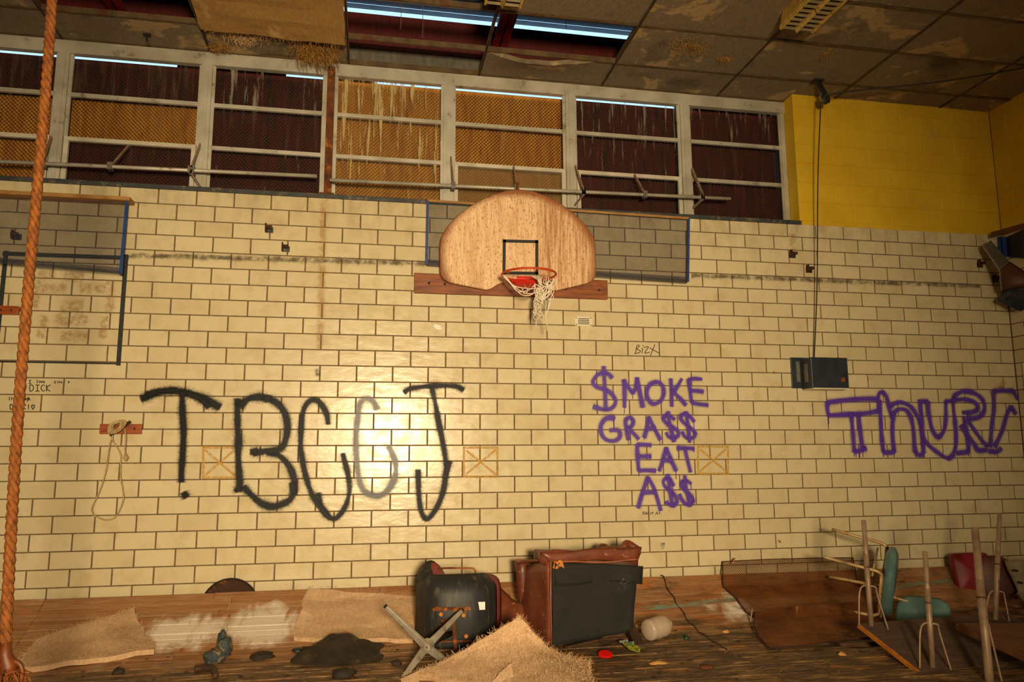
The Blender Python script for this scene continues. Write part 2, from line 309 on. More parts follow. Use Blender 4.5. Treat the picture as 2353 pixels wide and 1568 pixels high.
# ------------------------------------------------------------------ mesh helpers
ORG = {}
class MB:
    def __init__(s): s.v = []; s.f = []; s.a = []
    def add(s, vs, fs, a=None):
        o = len(s.v); s.v += [tuple(v) for v in vs]; s.f += [tuple(i+o for i in f) for f in fs]
        s.a += list(a) if a is not None else [1.0]*len(vs)
        return s
    def box(s, a, b, rot=None, piv=None):
        x0, y0, z0 = a; x1, y1, z1 = b
        vs = [Vector(p) for p in ((x0, y0, z0), (x1, y0, z0), (x1, y1, z0), (x0, y1, z0), (x0, y0, z1), (x1, y0, z1), (x1, y1, z1), (x0, y1, z1))]
        if rot is not None:
            pv = Vector(piv) if piv is not None else (vs[0]+vs[6])/2
            vs = [rot @ (v-pv) + pv for v in vs]
        return s.add(vs, [(0, 3, 2, 1), (4, 5, 6, 7), (0, 1, 5, 4), (1, 2, 6, 5), (2, 3, 7, 6), (3, 0, 4, 7)])
    def bar(s, p, q, w, h, up=(0, 0, 1), w2=None, h2=None):
        p, q = Vector(p), Vector(q); d = (q-p).normalized(); up = Vector(up)
        if abs(d.dot(up)) > .97: up = Vector((0, 1, 0))
        x = d.cross(up).normalized(); y = x.cross(d).normalized(); w2 = w if w2 is None else w2; h2 = h if h2 is None else h2
        vs = [p+x*(-w/2)+y*(-h/2), p+x*(w/2)+y*(-h/2), p+x*(w/2)+y*(h/2), p+x*(-w/2)+y*(h/2),
              q+x*(-w2/2)+y*(-h2/2), q+x*(w2/2)+y*(-h2/2), q+x*(w2/2)+y*(h2/2), q+x*(-w2/2)+y*(h2/2)]
        return s.add(vs, [(0, 3, 2, 1), (4, 5, 6, 7), (0, 1, 5, 4), (1, 2, 6, 5), (2, 3, 7, 6), (3, 0, 4, 7)])
    def tube(s, pts, r, n=8, closed=False, caps=True):
        P = [Vector(p) for p in pts]; N = len(P); rs = r if hasattr(r, '__len__') else [r]*N
        prev = None; vs = []
        for i, p in enumerate(P):
            if closed: t = P[(i+1) % N]-P[i-1]
            else: t = P[min(i+1, N-1)]-P[max(i-1, 0)]
            if t.length < 1e-9: t = Vector((0, 0, 1))
            t.normalize()
            if prev is None:
                u = Vector((0, 0, 1)) if abs(t.z) < .9 else Vector((1, 0, 0)); prev = t.cross(u).normalized()
            x = prev-t*prev.dot(t)
            if x.length < 1e-6: x = t.orthogonal()
            x.normalize(); prev = x; y = t.cross(x)
            for k in range(n):
                a = 2*math.pi*k/n; vs.append(p+(x*math.cos(a)+y*math.sin(a))*rs[i])
        fs = []
        for i in range(N if closed else N-1):
            j = (i+1) % N
            for k in range(n): fs.append((i*n+k, i*n+(k+1) % n, j*n+(k+1) % n, j*n+k))
        if caps and not closed: fs += [tuple(range(n-1, -1, -1)), tuple((N-1)*n+k for k in range(n))]
        return s.add(vs, fs)
    def prism(s, out, y0, y1, inset=0.0, plane='xz'):
        # outline in x,z extruded along y (y0 back, y1 front); inset rounds both rims
        c = Vector((sum(p[0] for p in out)/len(out), sum(p[1] for p in out)/len(out)))
        n = len(out)
        def ring(y, k): return [Vector((c.x+(p[0]-c.x)*(1-k), y, c.y+(p[1]-c.y)*(1-k))) for p in out]
        rings = [ring(y0, inset), ring(y0+(y1-y0)*.25, 0), ring(y0+(y1-y0)*.75, 0), ring(y1, inset)] if inset else [ring(y0, 0), ring(y1, 0)]
        vs = [v for r in rings for v in r]; fs = []
        for i in range(len(rings)-1):
            for k in range(n): fs.append((i*n+k, i*n+(k+1) % n, (i+1)*n+(k+1) % n, (i+1)*n+k))
        fs += [tuple(range(n-1, -1, -1)), tuple((len(rings)-1)*n+k for k in range(n))]
        return s.add(vs, fs)
    def grid(s, fn, nu, nv, thick=0.0, nrm=None):
        g = [[Vector(fn(i/nu, j/nv)) for i in range(nu+1)] for j in range(nv+1)]
        top = [v for row in g for v in row]; idx = lambda i, j: j*(nu+1)+i
        fs = [(idx(i, j), idx(i+1, j), idx(i+1, j+1), idx(i, j+1)) for j in range(nv) for i in range(nu)]
        if thick:
            low = []
            for j in range(nv+1):
                for i in range(nu+1):
                    du = g[j][min(i+1, nu)]-g[j][max(i-1, 0)]; dv = g[min(j+1, nv)][i]-g[max(j-1, 0)][i]
                    nn = du.cross(dv).normalized() if nrm is None else Vector(nrm)
                    low.append(g[j][i]-nn*thick)
            o = len(top); top = top+low
            fs += [tuple(o+k for k in f[::-1]) for f in fs]
            for i in range(nu):
                fs.append((idx(i+1, 0), idx(i, 0), o+idx(i, 0), o+idx(i+1, 0))); fs.append((idx(i, nv), idx(i+1, nv), o+idx(i+1, nv), o+idx(i, nv)))
            for j in range(nv):
                fs.append((idx(0, j), idx(0, j+1), o+idx(0, j+1), o+idx(0, j))); fs.append((idx(nu, j+1), idx(nu, j), o+idx(nu, j), o+idx(nu, j+1)))
        return s.add(top, fs)
    def lathe(s, prof_, n=20, axis=None):
        vs = []; fs = []
        for (r, h) in prof_:
            for k in range(n):
                a = 2*math.pi*k/n; vs.append(Vector((r*math.cos(a), r*math.sin(a), h)))
        for i in range(len(prof_)-1):
            for k in range(n): fs.append((i*n+k, i*n+(k+1) % n, (i+1)*n+(k+1) % n, (i+1)*n+k))
        fs += [tuple(range(n-1, -1, -1)), tuple((len(prof_)-1)*n+k for k in range(n))]
        if axis is not None: vs = [axis @ v for v in vs]
        return s.add(vs, fs)
    def xf(s, mat): s.v = [tuple(mat @ Vector(v)) for v in s.v]; return s

def set_props(o, label=None, cat=None, group=None, kind=None):
    for k, v in (('label', label), ('category', cat), ('group', group), ('kind', kind)):
        if v: o[k] = v
    return o
def obj(name, mb, mat, parent=None, smooth=False, org=None, alpha=False, bevel=0.0, **props):
    o_ = ORG.get(parent.name, Vector((0, 0, 0))) if parent else (Vector(org) if org is not None else Vector((0, 0, 0)))
    me = bpy.data.meshes.new(name)
    me.from_pydata([(v[0]-o_.x, v[1]-o_.y, v[2]-o_.z) for v in mb.v], [], mb.f)
    me.materials.append(M[mat] if isinstance(mat, str) else mat)
    if smooth: me.polygons.foreach_set('use_smooth', [True]*len(me.polygons))
    if alpha:
        at_ = me.attributes.new('a', 'FLOAT', 'POINT'); at_.data.foreach_set('value', mb.a)
    o = bpy.data.objects.new(name, me); COL.objects.link(o)
    if parent: o.parent = parent
    else: o.location = o_
    ORG[o.name] = o_
    if bevel:
        bm = o.modifiers.new('bevel', 'BEVEL'); bm.width = bevel; bm.segments = 2; bm.limit_method = 'ANGLE'; bm.angle_limit = .7
    return set_props(o, **props)
def inst(src, name, parent, loc, rot=(0, 0, 0), scale=(1, 1, 1)):
    o = bpy.data.objects.new(name, src); COL.objects.link(o); o.parent = parent
    o_ = ORG.get(parent.name, Vector((0, 0, 0))); o.location = Vector(loc)-o_; o.rotation_euler = rot; o.scale = scale
    return o
def thing(name, label, cat, loc, group=None):
    o = bpy.data.objects.new(name, None); COL.objects.link(o); o.location = loc; o.empty_display_size = .05
    ORG[o.name] = Vector(loc); return set_props(o, label, cat, group)
def mesh_of(mb, mat, name='piece', smooth=False):
    me = bpy.data.meshes.new(name); me.from_pydata(mb.v, [], mb.f); me.materials.append(M[mat])
    if smooth: me.polygons.foreach_set('use_smooth', [True]*len(me.polygons))
    return me
def catmull(P, step):
    P = [Vector(p) for p in P]
    if len(P) == 2:
        n = max(1, int((P[1]-P[0]).length/step)); return [P[0].lerp(P[1], i/n) for i in range(n+1)]
    closed = (P[0]-P[-1]).length < 1e-6
    out = []
    for i in range(len(P)-1):
        p1, p2 = P[i], P[i+1]
        p0 = P[i-1] if i > 0 else (P[-2] if closed else p1*2-p2); p3 = P[i+2] if i+2 < len(P) else (P[1] if closed else p2*2-p1)
        n = max(1, int((p2-p1).length/step))
        for k in range(n):
            t = k/n
            out.append(.5*((2*p1)+(p2-p0)*t+(2*p0-5*p1+4*p2-p3)*t*t+(3*p1-p0-3*p2+p3)*t**3))
    out.append(P[-1]); return out
def diamonds(S, nu, nv, w, tilt=0.0, hole=None):
    """expanded metal: nodes of a diamond lattice on the surface S(u,v), joined by flat strands"""
    mb = MB(); P = lambda i, j: Vector(S(min(max((i+.5*(j % 2))/nu, 0), 1), j/nv))
    rows = [[P(i, j) for i in range(nu+1)] for j in range(nv+1)]
    for j in range(nv):
        for i in range(nu+1):
            tg = ((i, i-1) if j % 2 == 0 else (i, i+1))
            for k in tg:
                if not 0 <= k <= nu: continue
                if hole and hole((i+.5*(j % 2))/nu, (j+.5)/nv): continue
                a, b = rows[j][i], rows[j+1][k]; d = b-a
                if d.length < 1e-6: continue
                ip = rows[j][min(i+1, nu)]-rows[j][max(i-1, 0)]; nn = ip.cross(d)
                if nn.length < 1e-9: continue
                nn.normalize(); side = nn.cross(d).normalized()*math.cos(tilt)+nn*math.sin(tilt)
                side *= w/2
                mb.add([a-side, a+side, b+side, b-side], [(0, 1, 2, 3)])
    return mb
def fibres(sampler, n, length, r, drop=(0, 0, -1), curl=.6, seg=5, rnd=R_):
    mb = MB()
    for _ in range(n):
        p = Vector(sampler(rnd)); d = Vector((rnd.gauss(0, 1), rnd.gauss(0, 1), rnd.gauss(0, 1))).normalized()*curl+Vector(drop)*rnd.uniform(.2, 1)
        L = length*rnd.uniform(.35, 1.25)/seg; pts = [p]
        for k in range(seg):
            d = (d+Vector((rnd.gauss(0, 1), rnd.gauss(0, 1), rnd.gauss(0, 1)))*curl*.5).normalized()+Vector(drop)*.25
            p = p+d.normalized()*L; pts.append(p)
        mb.tube(pts, r, 3, caps=False)
    return mb
J0, TZ, TX = 1.3357, 0.134955, 0.3048
XR, CEIL, SILL = 7.62, 4.984, 3.65

# ------------------------------------------------------------------ walls
wb = obj('wall_back', MB().box((-4.9, .006, -.1), (XR+.25, .2, SILL-.03)), 'grout', kind='structure')
obj('upper_wall_core', MB().box((5.327, .007, SILL-.03), (XR+.25, .21, 6.1)), 'yellow_block', wb)
TILES = {}
def tile_mb(w, h=.1262, c=.0022, d=.009):
    x, z = w/2, h/2
    return MB().add([(-x, d, -z), (x, d, -z), (x, d, z), (-x, d, z), (-x, c, -z), (x, c, -z), (x, c, z), (-x, c, z),
                     (-x+c, 0, -z+c), (x-c, 0, -z+c), (x-c, 0, z-c), (-x+c, 0, z-c)],
                    [(8, 9, 10, 11), (4, 5, 9, 8), (5, 6, 10, 9), (6, 7, 11, 10), (7, 4, 8, 11), (0, 1, 5, 4), (1, 2, 6, 5), (2, 3, 7, 6), (3, 0, 4, 7)])
def tile_mesh(w, mat='tile'):
    k = (round(w, 4), mat)
    if k not in TILES: TILES[k] = mesh_of(tile_mb(w), mat, 'tile')
    return TILES[k]
G = .0112
spots = []
for r in range(-9, 17):
    x0 = 0 if r % 2 == 0 else .5
    for k in range(-16, 26):
        a, b = (k+x0)*TX, (k+x0+1)*TX
        if a > XR-.02: continue
        b = min(b, XR)
        if b-a < .05: continue
        cx, cz = (a+b)/2, J0+(r+.5)*TZ
        q = np.array([cx, 0, cz])-CAM; dep = q@_f
        sx_ = (q@_r)/dep*FPX+W_/2; sy_ = H_/2-(q@_u)/dep*FPX
        vis = -30 < sx_ < W_+30 and sy_ < 1400 and cz > .2
        spots.append((dep if vis else 99+abs(cx), cx, cz, b-a-G))
spots.sort()
rest = MB(); rt = random.Random(3)
for i, (dep, cx, cz, w) in enumerate(spots):
    rx, rz = rt.gauss(0, .0035), rt.gauss(0, .003); dy = rt.uniform(-.0006, .0008)
    if i < 290: inst(tile_mesh(w), 'tile', wb, (cx, dy, cz), (rx, 0, rz))
    else:
        t = tile_mb(w); t.xf(Matrix.Translation((cx, dy, cz)) @ Matrix.Rotation(rz, 4, 'Z') @ Matrix.Rotation(rx, 4, 'X')); rest.add(t.v, t.f)
obj('tile_field', rest, 'tile', wb, kind='stuff')
# yellow blocks, course by course
bh, bl = .2032, .4064
def block_mesh(w, h, mat='yellow_block', d=.2, c=.006):
    return mesh_of(tile_mb(w, h, c, d), mat, 'block')
BM = {}
for r in range(7):
    z0 = SILL+.012+r*bh; z1 = min(z0+bh, CEIL+.12)
    off = 0 if r % 2 else bl/2
    xs = [5.322]+[5.322+off+k*bl for k in range(0 if off else 1, 8)]
    xs = [x for x in xs if x < XR-.03]+[XR]
    for a, b in zip(xs, xs[1:]):
        if b-a < .04: continue
        k = (round(b-a, 3), round(z1-z0, 3))
        if k not in BM: BM[k] = block_mesh(b-a-.005, z1-z0-.005)
        inst(BM[k], 'block', wb, ((a+b)/2, 0, (z0+z1)/2))
# sill and window trim
obj('trim_1', MB().box((-4.9, -.022, SILL-.03), (5.33, .24, SILL+.008)), 'slate', kind='structure', bevel=.004)
# right wall
wr = obj('wall_right', MB().box((XR+.006, -13.6, -.1), (XR+.25, .2, 6.1)), 'grout', kind='structure')
def rtile(mb): return mb
restr = MB()
for r in range(-9, 17):
    for k in range(0, 22):
        a = k*TX-(0.0 if r % 2 == 0 else TX/2); b = a+TX; a = max(a, 0)
        cy, cz, w = -(a+b)/2, J0+(r+.5)*TZ, b-a-G
        if k < 3 and cz > .25: inst(tile_mesh(w), 'tile', wr, (XR, cy, cz), (rt.gauss(0, .003), 0, -math.pi/2+rt.gauss(0, .003)))
        else:
            t = tile_mb(w); t.xf(Matrix.Translation((XR, cy, cz)) @ Matrix.Rotation(-math.pi/2, 4, 'Z')); restr.add(t.v, t.f)
obj('tile_field', restr, 'tile', wr, kind='stuff')
for r in range(7):
    z0 = SILL+.012+r*bh; z1 = min(z0+bh, CEIL+.12); off = bl/2 if r % 2 else 0
    for k in range(0, 5):
        a = k*bl-off; b = a+bl; a = max(a, .0)
        kk = (round(b-a, 3), round(z1-z0, 3))
        if kk not in BM: BM[kk] = block_mesh(b-a-.005, z1-z0-.005)
        inst(BM[kk], 'block', wr, (XR, -(a+b)/2, (z0+z1)/2), (0, 0, -math.pi/2))
obj('wall_right_upper', MB().box((XR-.002, -13.6, SILL+.012), (XR+.1, -5*bl, CEIL)).box((XR+.0055, -5*bl-.01, SILL+.002), (XR+.1, 0, CEIL+.1)), 'yellow_block', wr)
obj('wall_left', MB().box((-5.1, -13.6, -.1), (-4.9, .2, 6.1)), 'plaster', kind='structure')
obj('wall_front', MB().box((-5.1, -13.8, -.1), (XR+.25, -13.6, 6.1)), 'plaster', kind='structure')

# ------------------------------------------------------------------ floor: boards heaved up against the back wall
fb = MB()
ysamp = [-13.6, -1.05, -.85, -.67, -.53, -.37, -.19, -.057]
fb.grid(lambda u, v: (-5+u*(XR+5), float(np.interp(v*7, range(8), ysamp)), prof(float(np.interp(v*7, range(8), ysamp)))-.014), 1, 7)
fb.box((-5.1, -13.8, -.14), (XR+.25, .2, -.06))
fl = obj('floor', fb, 'floor', kind='structure')
BW = .0572
yy = np.linspace(-3.3, -.056, 3000); zz = np.array([prof(y) for y in yy]); sl = np.concatenate([[0], np.cumsum(np.hypot(np.diff(yy), np.diff(zz)))])
S_tot = sl[-1]; LEN = [.75, 1.0, 1.25]
BMESH = {}
rb = random.Random(11); s = S_tot-BW/2; row = 0; nb = 0
def board_mesh(L):
    k = round(L, 2)
    if k not in BMESH: BMESH[k] = mesh_of(tile_mb(L-.003, BW-.003, .0015, .012), 'floor', 'floor_board')
    return BMESH[k]
smooth_rows = MB()
while s > .3:
    y = float(np.interp(s, sl, yy)); z = float(np.interp(s, sl, zz))
    y2 = float(np.interp(s+BW/2, sl, yy)); z2 = float(np.interp(s+BW/2, sl, zz)); y1 = float(np.interp(s-BW/2, sl, yy)); z1 = float(np.interp(s-BW/2, sl, zz))
    ang = math.atan2(z2-z1, y2-y1)
    cuts = [-2.4, -1.2, 3.745, 7.6]; xs = []
    for c0, c1 in zip(cuts, cuts[1:]):
        n = max(1, round((c1-c0)/1.18)); xs += [c0+(c1-c0)*k/n+(rb.uniform(-.18, .18) if k else 0) for k in range(n)]
    xs.append(7.6)
    for a, b in zip(xs, xs[1:]):
        L = round((b-a)/.05)*.05
        t = (ang-math.pi/2+rb.gauss(0, .012), 0, rb.gauss(0, .0012)); dz = rb.uniform(-.002, .003)
        if nb < 285:
            inst(board_mesh(L), 'floor_board', fl, ((a+b)/2, y, z+dz), t, ((b-a)/L, 1, 1)); nb += 1
        else:
            q = tile_mb(b-a-.003, BW-.003, .0015, .012); q.xf(Matrix.Translation(((a+b)/2, y, z+dz)) @ Matrix.Rotation(t[0], 4, 'X')); smooth_rows.add(q.v, q.f)
    s -= BW; row += 1
obj('floor_board_field', smooth_rows, 'floor', fl, kind='stuff')
# the teal game line on the slope and the sprung seam
def floor_ribbon(p0, p1, w, lift, n=24):
    mb = MB()
    def fn(u, v):
        x = p0[0]+(p1[0]-p0[0])*u; y = p0[1]+(p1[1]-p0[1])*u+(v-.5)*w; return (x, y, prof(y)+lift)
    return mb.grid(fn, n, 2)
N = NT('worn_teal_line'); p = N.pos(); k = N.ramp(N.noise(N.mapped(p, (1, 2, 2)), 9, 6, .65), [(.40, Z4), (.55, O4)])
N.set(N.mix(k, lin((150, 98, 52)), lin((120, 150, 132))), .6); M['teal_line'] = N.m
a, b = on(1472, 1402), on(1696, 1379)
obj('game_line', floor_ribbon(a, b, .05, .005), 'teal_line', fl, label='worn teal painted line on the sloping boards')
a, b = on(2030, 1352), on(2185, 1338)
obj('game_line', floor_ribbon(a, b, .06, .006), 'teal_line', fl)
obj('sprung_seam', MB().tube([(3.745+.01*math.sin(i*1.3), y, prof(y)+.003) for i, y in enumerate(np.linspace(-.01, -1.25, 30))], .0045, 5), 'black', fl)

# ------------------------------------------------------------------ ceiling
deck = MB()
prof_d = []
yd = .212; zz0 = 5.64
deck.box((-5.1, .223, zz0), (XR+.25, .30, zz0+.003))
while yd > -13.6:
    prof_d += [(yd, zz0), (yd-.08, zz0), (yd-.10, zz0+.04), (yd-.13, zz0+.04), (yd-.15, zz0)]; yd -= .15
vs = []; fs = []
for (y, z) in prof_d: vs += [(-5.1, y, z), (XR+.25, y, z)]
for i in range(len(prof_d)-1): fs.append((2*i, 2*i+1, 2*i+3, 2*i+2))
deck.add(vs, fs); deck.box((-5.1, -13.8, 5.72), (XR+.25, .205, 5.8))
ce = obj('ceiling', deck, 'deck', kind='structure')
XB = [-3.96, -2.74, -1.52, -.30, .92, 2.14, 3.36, 4.58, 5.80, 7.02, XR]
YB = [.165, -.285, -.915, -1.53, -2.145]
hole = {(5, 0), (5, 1), (5, 2), (4, 1), (6, 1), (2, 1), (3, 1)}   # (column, row)
hole = {(4, 0), (4, 1), (4, 2), (5, 1), (2, 1)}
special = {(5, 0), (3, 1), (3, 0)}
PM = {}
def panel_mesh(w, d, mat='panel'):
    k = (round(w, 3), round(d, 3), mat)
    if k not in PM:
        mb = MB().box((-w/2, -d/2, 0), (w/2, d/2, .05)); PM[k] = mesh_of(mb, mat, 'ceiling_panel')
    return PM[k]
for c in range(len(XB)-1):
    for r in range(4):
        if (c, r) in hole or (c, r) in special: continue
        w, d = XB[c+1]-XB[c]-.022, YB[r]-YB[r+1]-.022
        inst(panel_mesh(w, d, 'panel'), 'ceiling_panel', ce, ((XB[c]+XB[c+1])/2, (YB[r]+YB[r+1])/2, CEIL+.006+R_.uniform(0, .006)), (R_.gauss(0, .003), R_.gauss(0, .002), 0))
# drooping / torn ones
def warp_panel(x0, x1, y0, y1, zf, mat, name='ceiling_panel', thick=.045, nu=16, nv=8, **kw):
    mb = MB().grid(lambda u, v: (x0+(x1-x0)*u+.012*mnoise.noise((u*7, v*5, x0)), y0+(y1-y0)*v+.014*mnoise.noise((u*9, v*3, x0+4)), zf(u, v)), nu, nv, thick, nrm=(0, 0, -1))
    return obj(name, mb, mat, ce, smooth=False, **kw)
warp_panel(2.155, 3.35, -.275, .15, lambda u, v: CEIL+.01-.085*math.sin(math.pi*min(1, u*1.15)**.8)*(1-v)**1.6, 'panel', label='ceiling panel sagging into the hole')
bigp = warp_panel(-.29, .905, -.90, -.29, lambda u, v: CEIL+.008-.05*v**1.5-.03*u*v+.012*mnoise.noise((u*4, v*4, 1)), 'panelwet', label='torn panel hanging down at its rear edge')
rowp = warp_panel(-.29, .905, -.275, .15, lambda u, v: CEIL+.012-.02*mnoise.noise((u*3, v*3, 5)), 'panel')
fr = random.Random(5)
obj('hanging_fibre', fibres(lambda r: (-.27+1.15*r.random(), -.295+r.gauss(0, .01), CEIL-.06+r.gauss(0, .012)), 110, .06, .0014, curl=.8), 'fibre', bigp, kind='stuff')
def clump(px, py, Z, sx, sy): 
    c = atZ(px, py, Z); return lambda r: (c.x+r.gauss(0, sx), c.y+r.gauss(0, sy), Z+.005)
obj('hanging_fibre', MB().add(*(lambda m: (m.v, m.f))(fibres(clump(725, 112, CEIL, .10, .05), 420, .16, .0017, curl=.7))), 'fibre', rowp, kind='stuff')
obj('hanging_fibre', fibres(clump(505, 108, CEIL, .05, .03), 200, .06, .0016, curl=.9), 'fibre', rowp, kind='stuff')
obj('hanging_fibre', fibres(clump(560, 90, CEIL, .06, .04), 240, .05, .0016, curl=.9), 'fibrepale', rowp, kind='stuff')
for (px, py, n, sx, sy, mt) in [(1665, 135, 160, .04, .02, 'fibre'), (1585, 108, 420, .12, .07, 'fibre'), (1898, 125, 90, .02, .05, 'fibre'), (800, 150, 70, .05, .02, 'fibre')]:
    obj('hanging_fibre', fibres(clump(px, py, CEIL, sx, sy), n, .035, .0012, curl=1.0), mt, ce, kind='stuff')
back = MB()
for c in range(len(XB)-1):
    y = YB[-1]
    while y > -13.6:
        back.box((XB[c]+.011, max(y-.604, -13.6), CEIL+.008), (XB[c+1]-.011, y-.011, CEIL+.05)); y -= .615
obj('ceiling_panel_field', back, 'panel', ce, kind='stuff')
obj('ceiling_panel', MB().box((-4.9, YB[-1], CEIL+.01), (XB[0], .16, CEIL+.05)), 'panel', ce)
for x in XB[:-1]:
    y0 = .165
    obj('tee_bar', MB().box((x-.012, -13.6, CEIL), (x+.012, y0, CEIL+.004)).box((x-.003, -13.6, CEIL), (x+.003, y0, CEIL+.06)), 'tee', ce)
for y in YB[:-1]+[-2.145]:
    obj('tee_bar', MB().box((-4.9, y-.012, CEIL+.001), (XR, y+.012, CEIL+.005)).box((-4.9, y-.003, CEIL), (XR, y+.003, CEIL+.055)), 'tee', ce)
# red spandrel beam, rafters and the grey strip over the window head
obj('steel_beam', MB().box((-5.1, .275, 5.19), (XR+.25, .289, 5.583)).box((-5.1, .13, 5.175), (XR+.25, .42, 5.192)), 'maroon', ce, label='maroon steel beam above the missing panels')
obj('grey_strip', MB().box((-5.1, .20, CEIL-.06), (5.33, .215, 5.18)), 'zinc', ce)
for x in (-3.6, -1.1, 2.34, 5.4):
    obj('steel_rafter', MB().box((x-.075, -13.6, 5.30), (x+.075, .27, 5.314)).box((x-.006, -13.6, 5.30), (x+.006, .27, 5.60)), 'redsteel', ce)
for (px, py) in ((970, 90), (920, 70), (1300, 70)):
    c = at(px, py, -.3); obj('hanger_wire', MB().tube([c+Vector((0, 0, .35)), c+Vector((.005, 0, .12)), c+Vector((0, -.02, 0))], .0025, 5), 'greytube', ce)
c = atZ(338, 78, CEIL+.004)
obj('ceiling_hook', MB().box((c.x-.03, c.y-.012, CEIL-.012), (c.x+.03, c.y+.012, CEIL+.004)).tube([(c.x, c.y, CEIL-.01), (c.x, c.y-.01, CEIL-.06), (c.x+.012, c.y-.01, CEIL-.075), (c.x+.02, c.y-.01, CEIL-.055)], .006, 6), 'black', ce)
for (px, py, L) in ((1035, 140, .2),):
    c = at(px, py, .19); obj('strip_bracket', MB().box((c.x-.025, .185, 4.96), (c.x+.025, .2, 5.17)), 'zinc', ce)

# ------------------------------------------------------------------ windows
MUL = [-3.85, -2.67, -1.49, -.315, .76, 1.85, 3.035, 4.22, 5.30]
HEADB, R1, R2 = 4.862, 4.487, 4.087
obj('trim_2', MB().box((-4.9, .155, HEADB), (5.325, .215, CEIL-.012)).box((-4.9, .165, CEIL-.045), (5.325, .175, CEIL+.004)), 'frame', kind='structure')
obj('wall_back_outer', MB().box((-4.9, .21, -.1), (5.33, .3, SILL-.03)), 'grout', wb)
hopper = {1, 2, 5, 6}
panes_by = {0: ['glass']*3, 1: ['glass', 'glass', 'glass'], 2: ['glass']*3, 3: ['glass_streak', 'glass', 'glass_streak'], 4: ['glass_drip']*3, 5: ['glass', 'glass', 'glass_film'], 6: ['glass_streak', 'glass_streak', 'glass'], 7: ['glass_streak', 'glass', 'glass']}
board_by = {0: ['redboard']*3, 1: ['redboard', 'plywood', 'plywood'], 2: ['redboard', 'plywood', 'redboard'], 3: ['redboard']*3, 4: ['plywood']*3, 5: ['plywood']*3, 6: ['redboard']*3, 7: ['redboard']*3}
for i in range(8):
    a, b = MUL[i], MUL[i+1]
    w = obj('window_%d' % (i+1), MB().box((a-.045, .15, SILL), (a+.045, .212, HEADB)).box((a-.016, .14, SILL), (a+.016, .15, HEADB)).box((a-.06, .175, SILL), (a+.06, .20, HEADB)), 'frame', kind='structure')
    if i == 7: obj('jamb', MB().box((b-.03, .165, SILL), (b+.02, .212, HEADB)), 'frame', w)
    x0, x1 = a+.058, b-(.058 if i < 7 else .03)
    zs = [SILL+.012, R2, R1, HEADB-.004]
    for zc in (R2, R1): obj('rail', MB().box((x0, .168, zc-.016), (x1, .198, zc+.016)).box((x0, .162, zc-.003), (x1, .168, zc+.016)), 'white_frame' if (zc == R2 and i in hopper) else 'frame', w)
    obj('bead', MB().box((x0, .178, zs[0]), (x0+.012, .196, zs[3])).box((x1-.012, .178, zs[0]), (x1, .196, zs[3])), 'frame', w)
    for k in range(3):
        pm = panes_by[i][2-k]
        obj('pane', MB().box((x0+.004, .184, zs[k]+.012), (x1-.004, .189, zs[k+1]-.012)), pm, w)
    if i in hopper:
        z0, z1, t = SILL+.01, R2+.01, .035
        obj('sash', MB().box((x0, .148, z1-t), (x1, .178, z1)).box((x0, .148, z0), (x0+t, .178, z1-t)).box((x1-t, .148, z0), (x1, .178, z1-t)), 'white_frame', w)
    # screen of diamond wire outside the glass
    nu = int((x1-x0)/.034); nv = int((HEADB-SILL)/.018)
    scr = diamonds(lambda u, v: (x0+(x1-x0)*u, .245, SILL+(HEADB-.03-SILL)*v), nu, nv, .0042)
    obj('wire_screen', scr, 'wire', w, kind='stuff')
    # boards nailed outside; a gap of daylight is left over them
    zb = [SILL-.02, R2+.02, R1+.03, HEADB+.042]
    for k in range(3):
        obj('board', MB().box((a-.02 if k != 1 else a+.02, .33+.004*k, zb[k]), (b+.02 if k != 1 else b-.02, .345+.004*k, zb[k+1])), board_by[i][2-k], w)
    obj('outer_board', MB().box((a, .385, SILL-.1), (b, .40, HEADB+(.03 if i < 7 else .2))), 'redboard', w)
for (xa, xb) in ((-.62, -.25), (-.25, .34), (.80, 1.16)): obj('gap_board', MB().box((xa, .348, HEADB), (xb, .36, HEADB+.12)), 'redboard', wb)
# mask above the boards leaves only a thin slit open to the sky
obj('outer_lintel', MB().box((-4.9, .29, HEADB+.085), (5.35, .305, 5.18)), 'maroon', wb)
obj('outer_jamb', MB().box((5.31, .20, SILL-.05), (5.36, .6, 5.2)), 'maroon', wb)
# rusty joint between the two window runs
obj('trim_3', MB().box((.735, .105, SILL), (.80, .16, HEADB+.06)).box((.70, .06, SILL), (.83, .15, SILL+.05)), 'rust', kind='structure', bevel=.006)

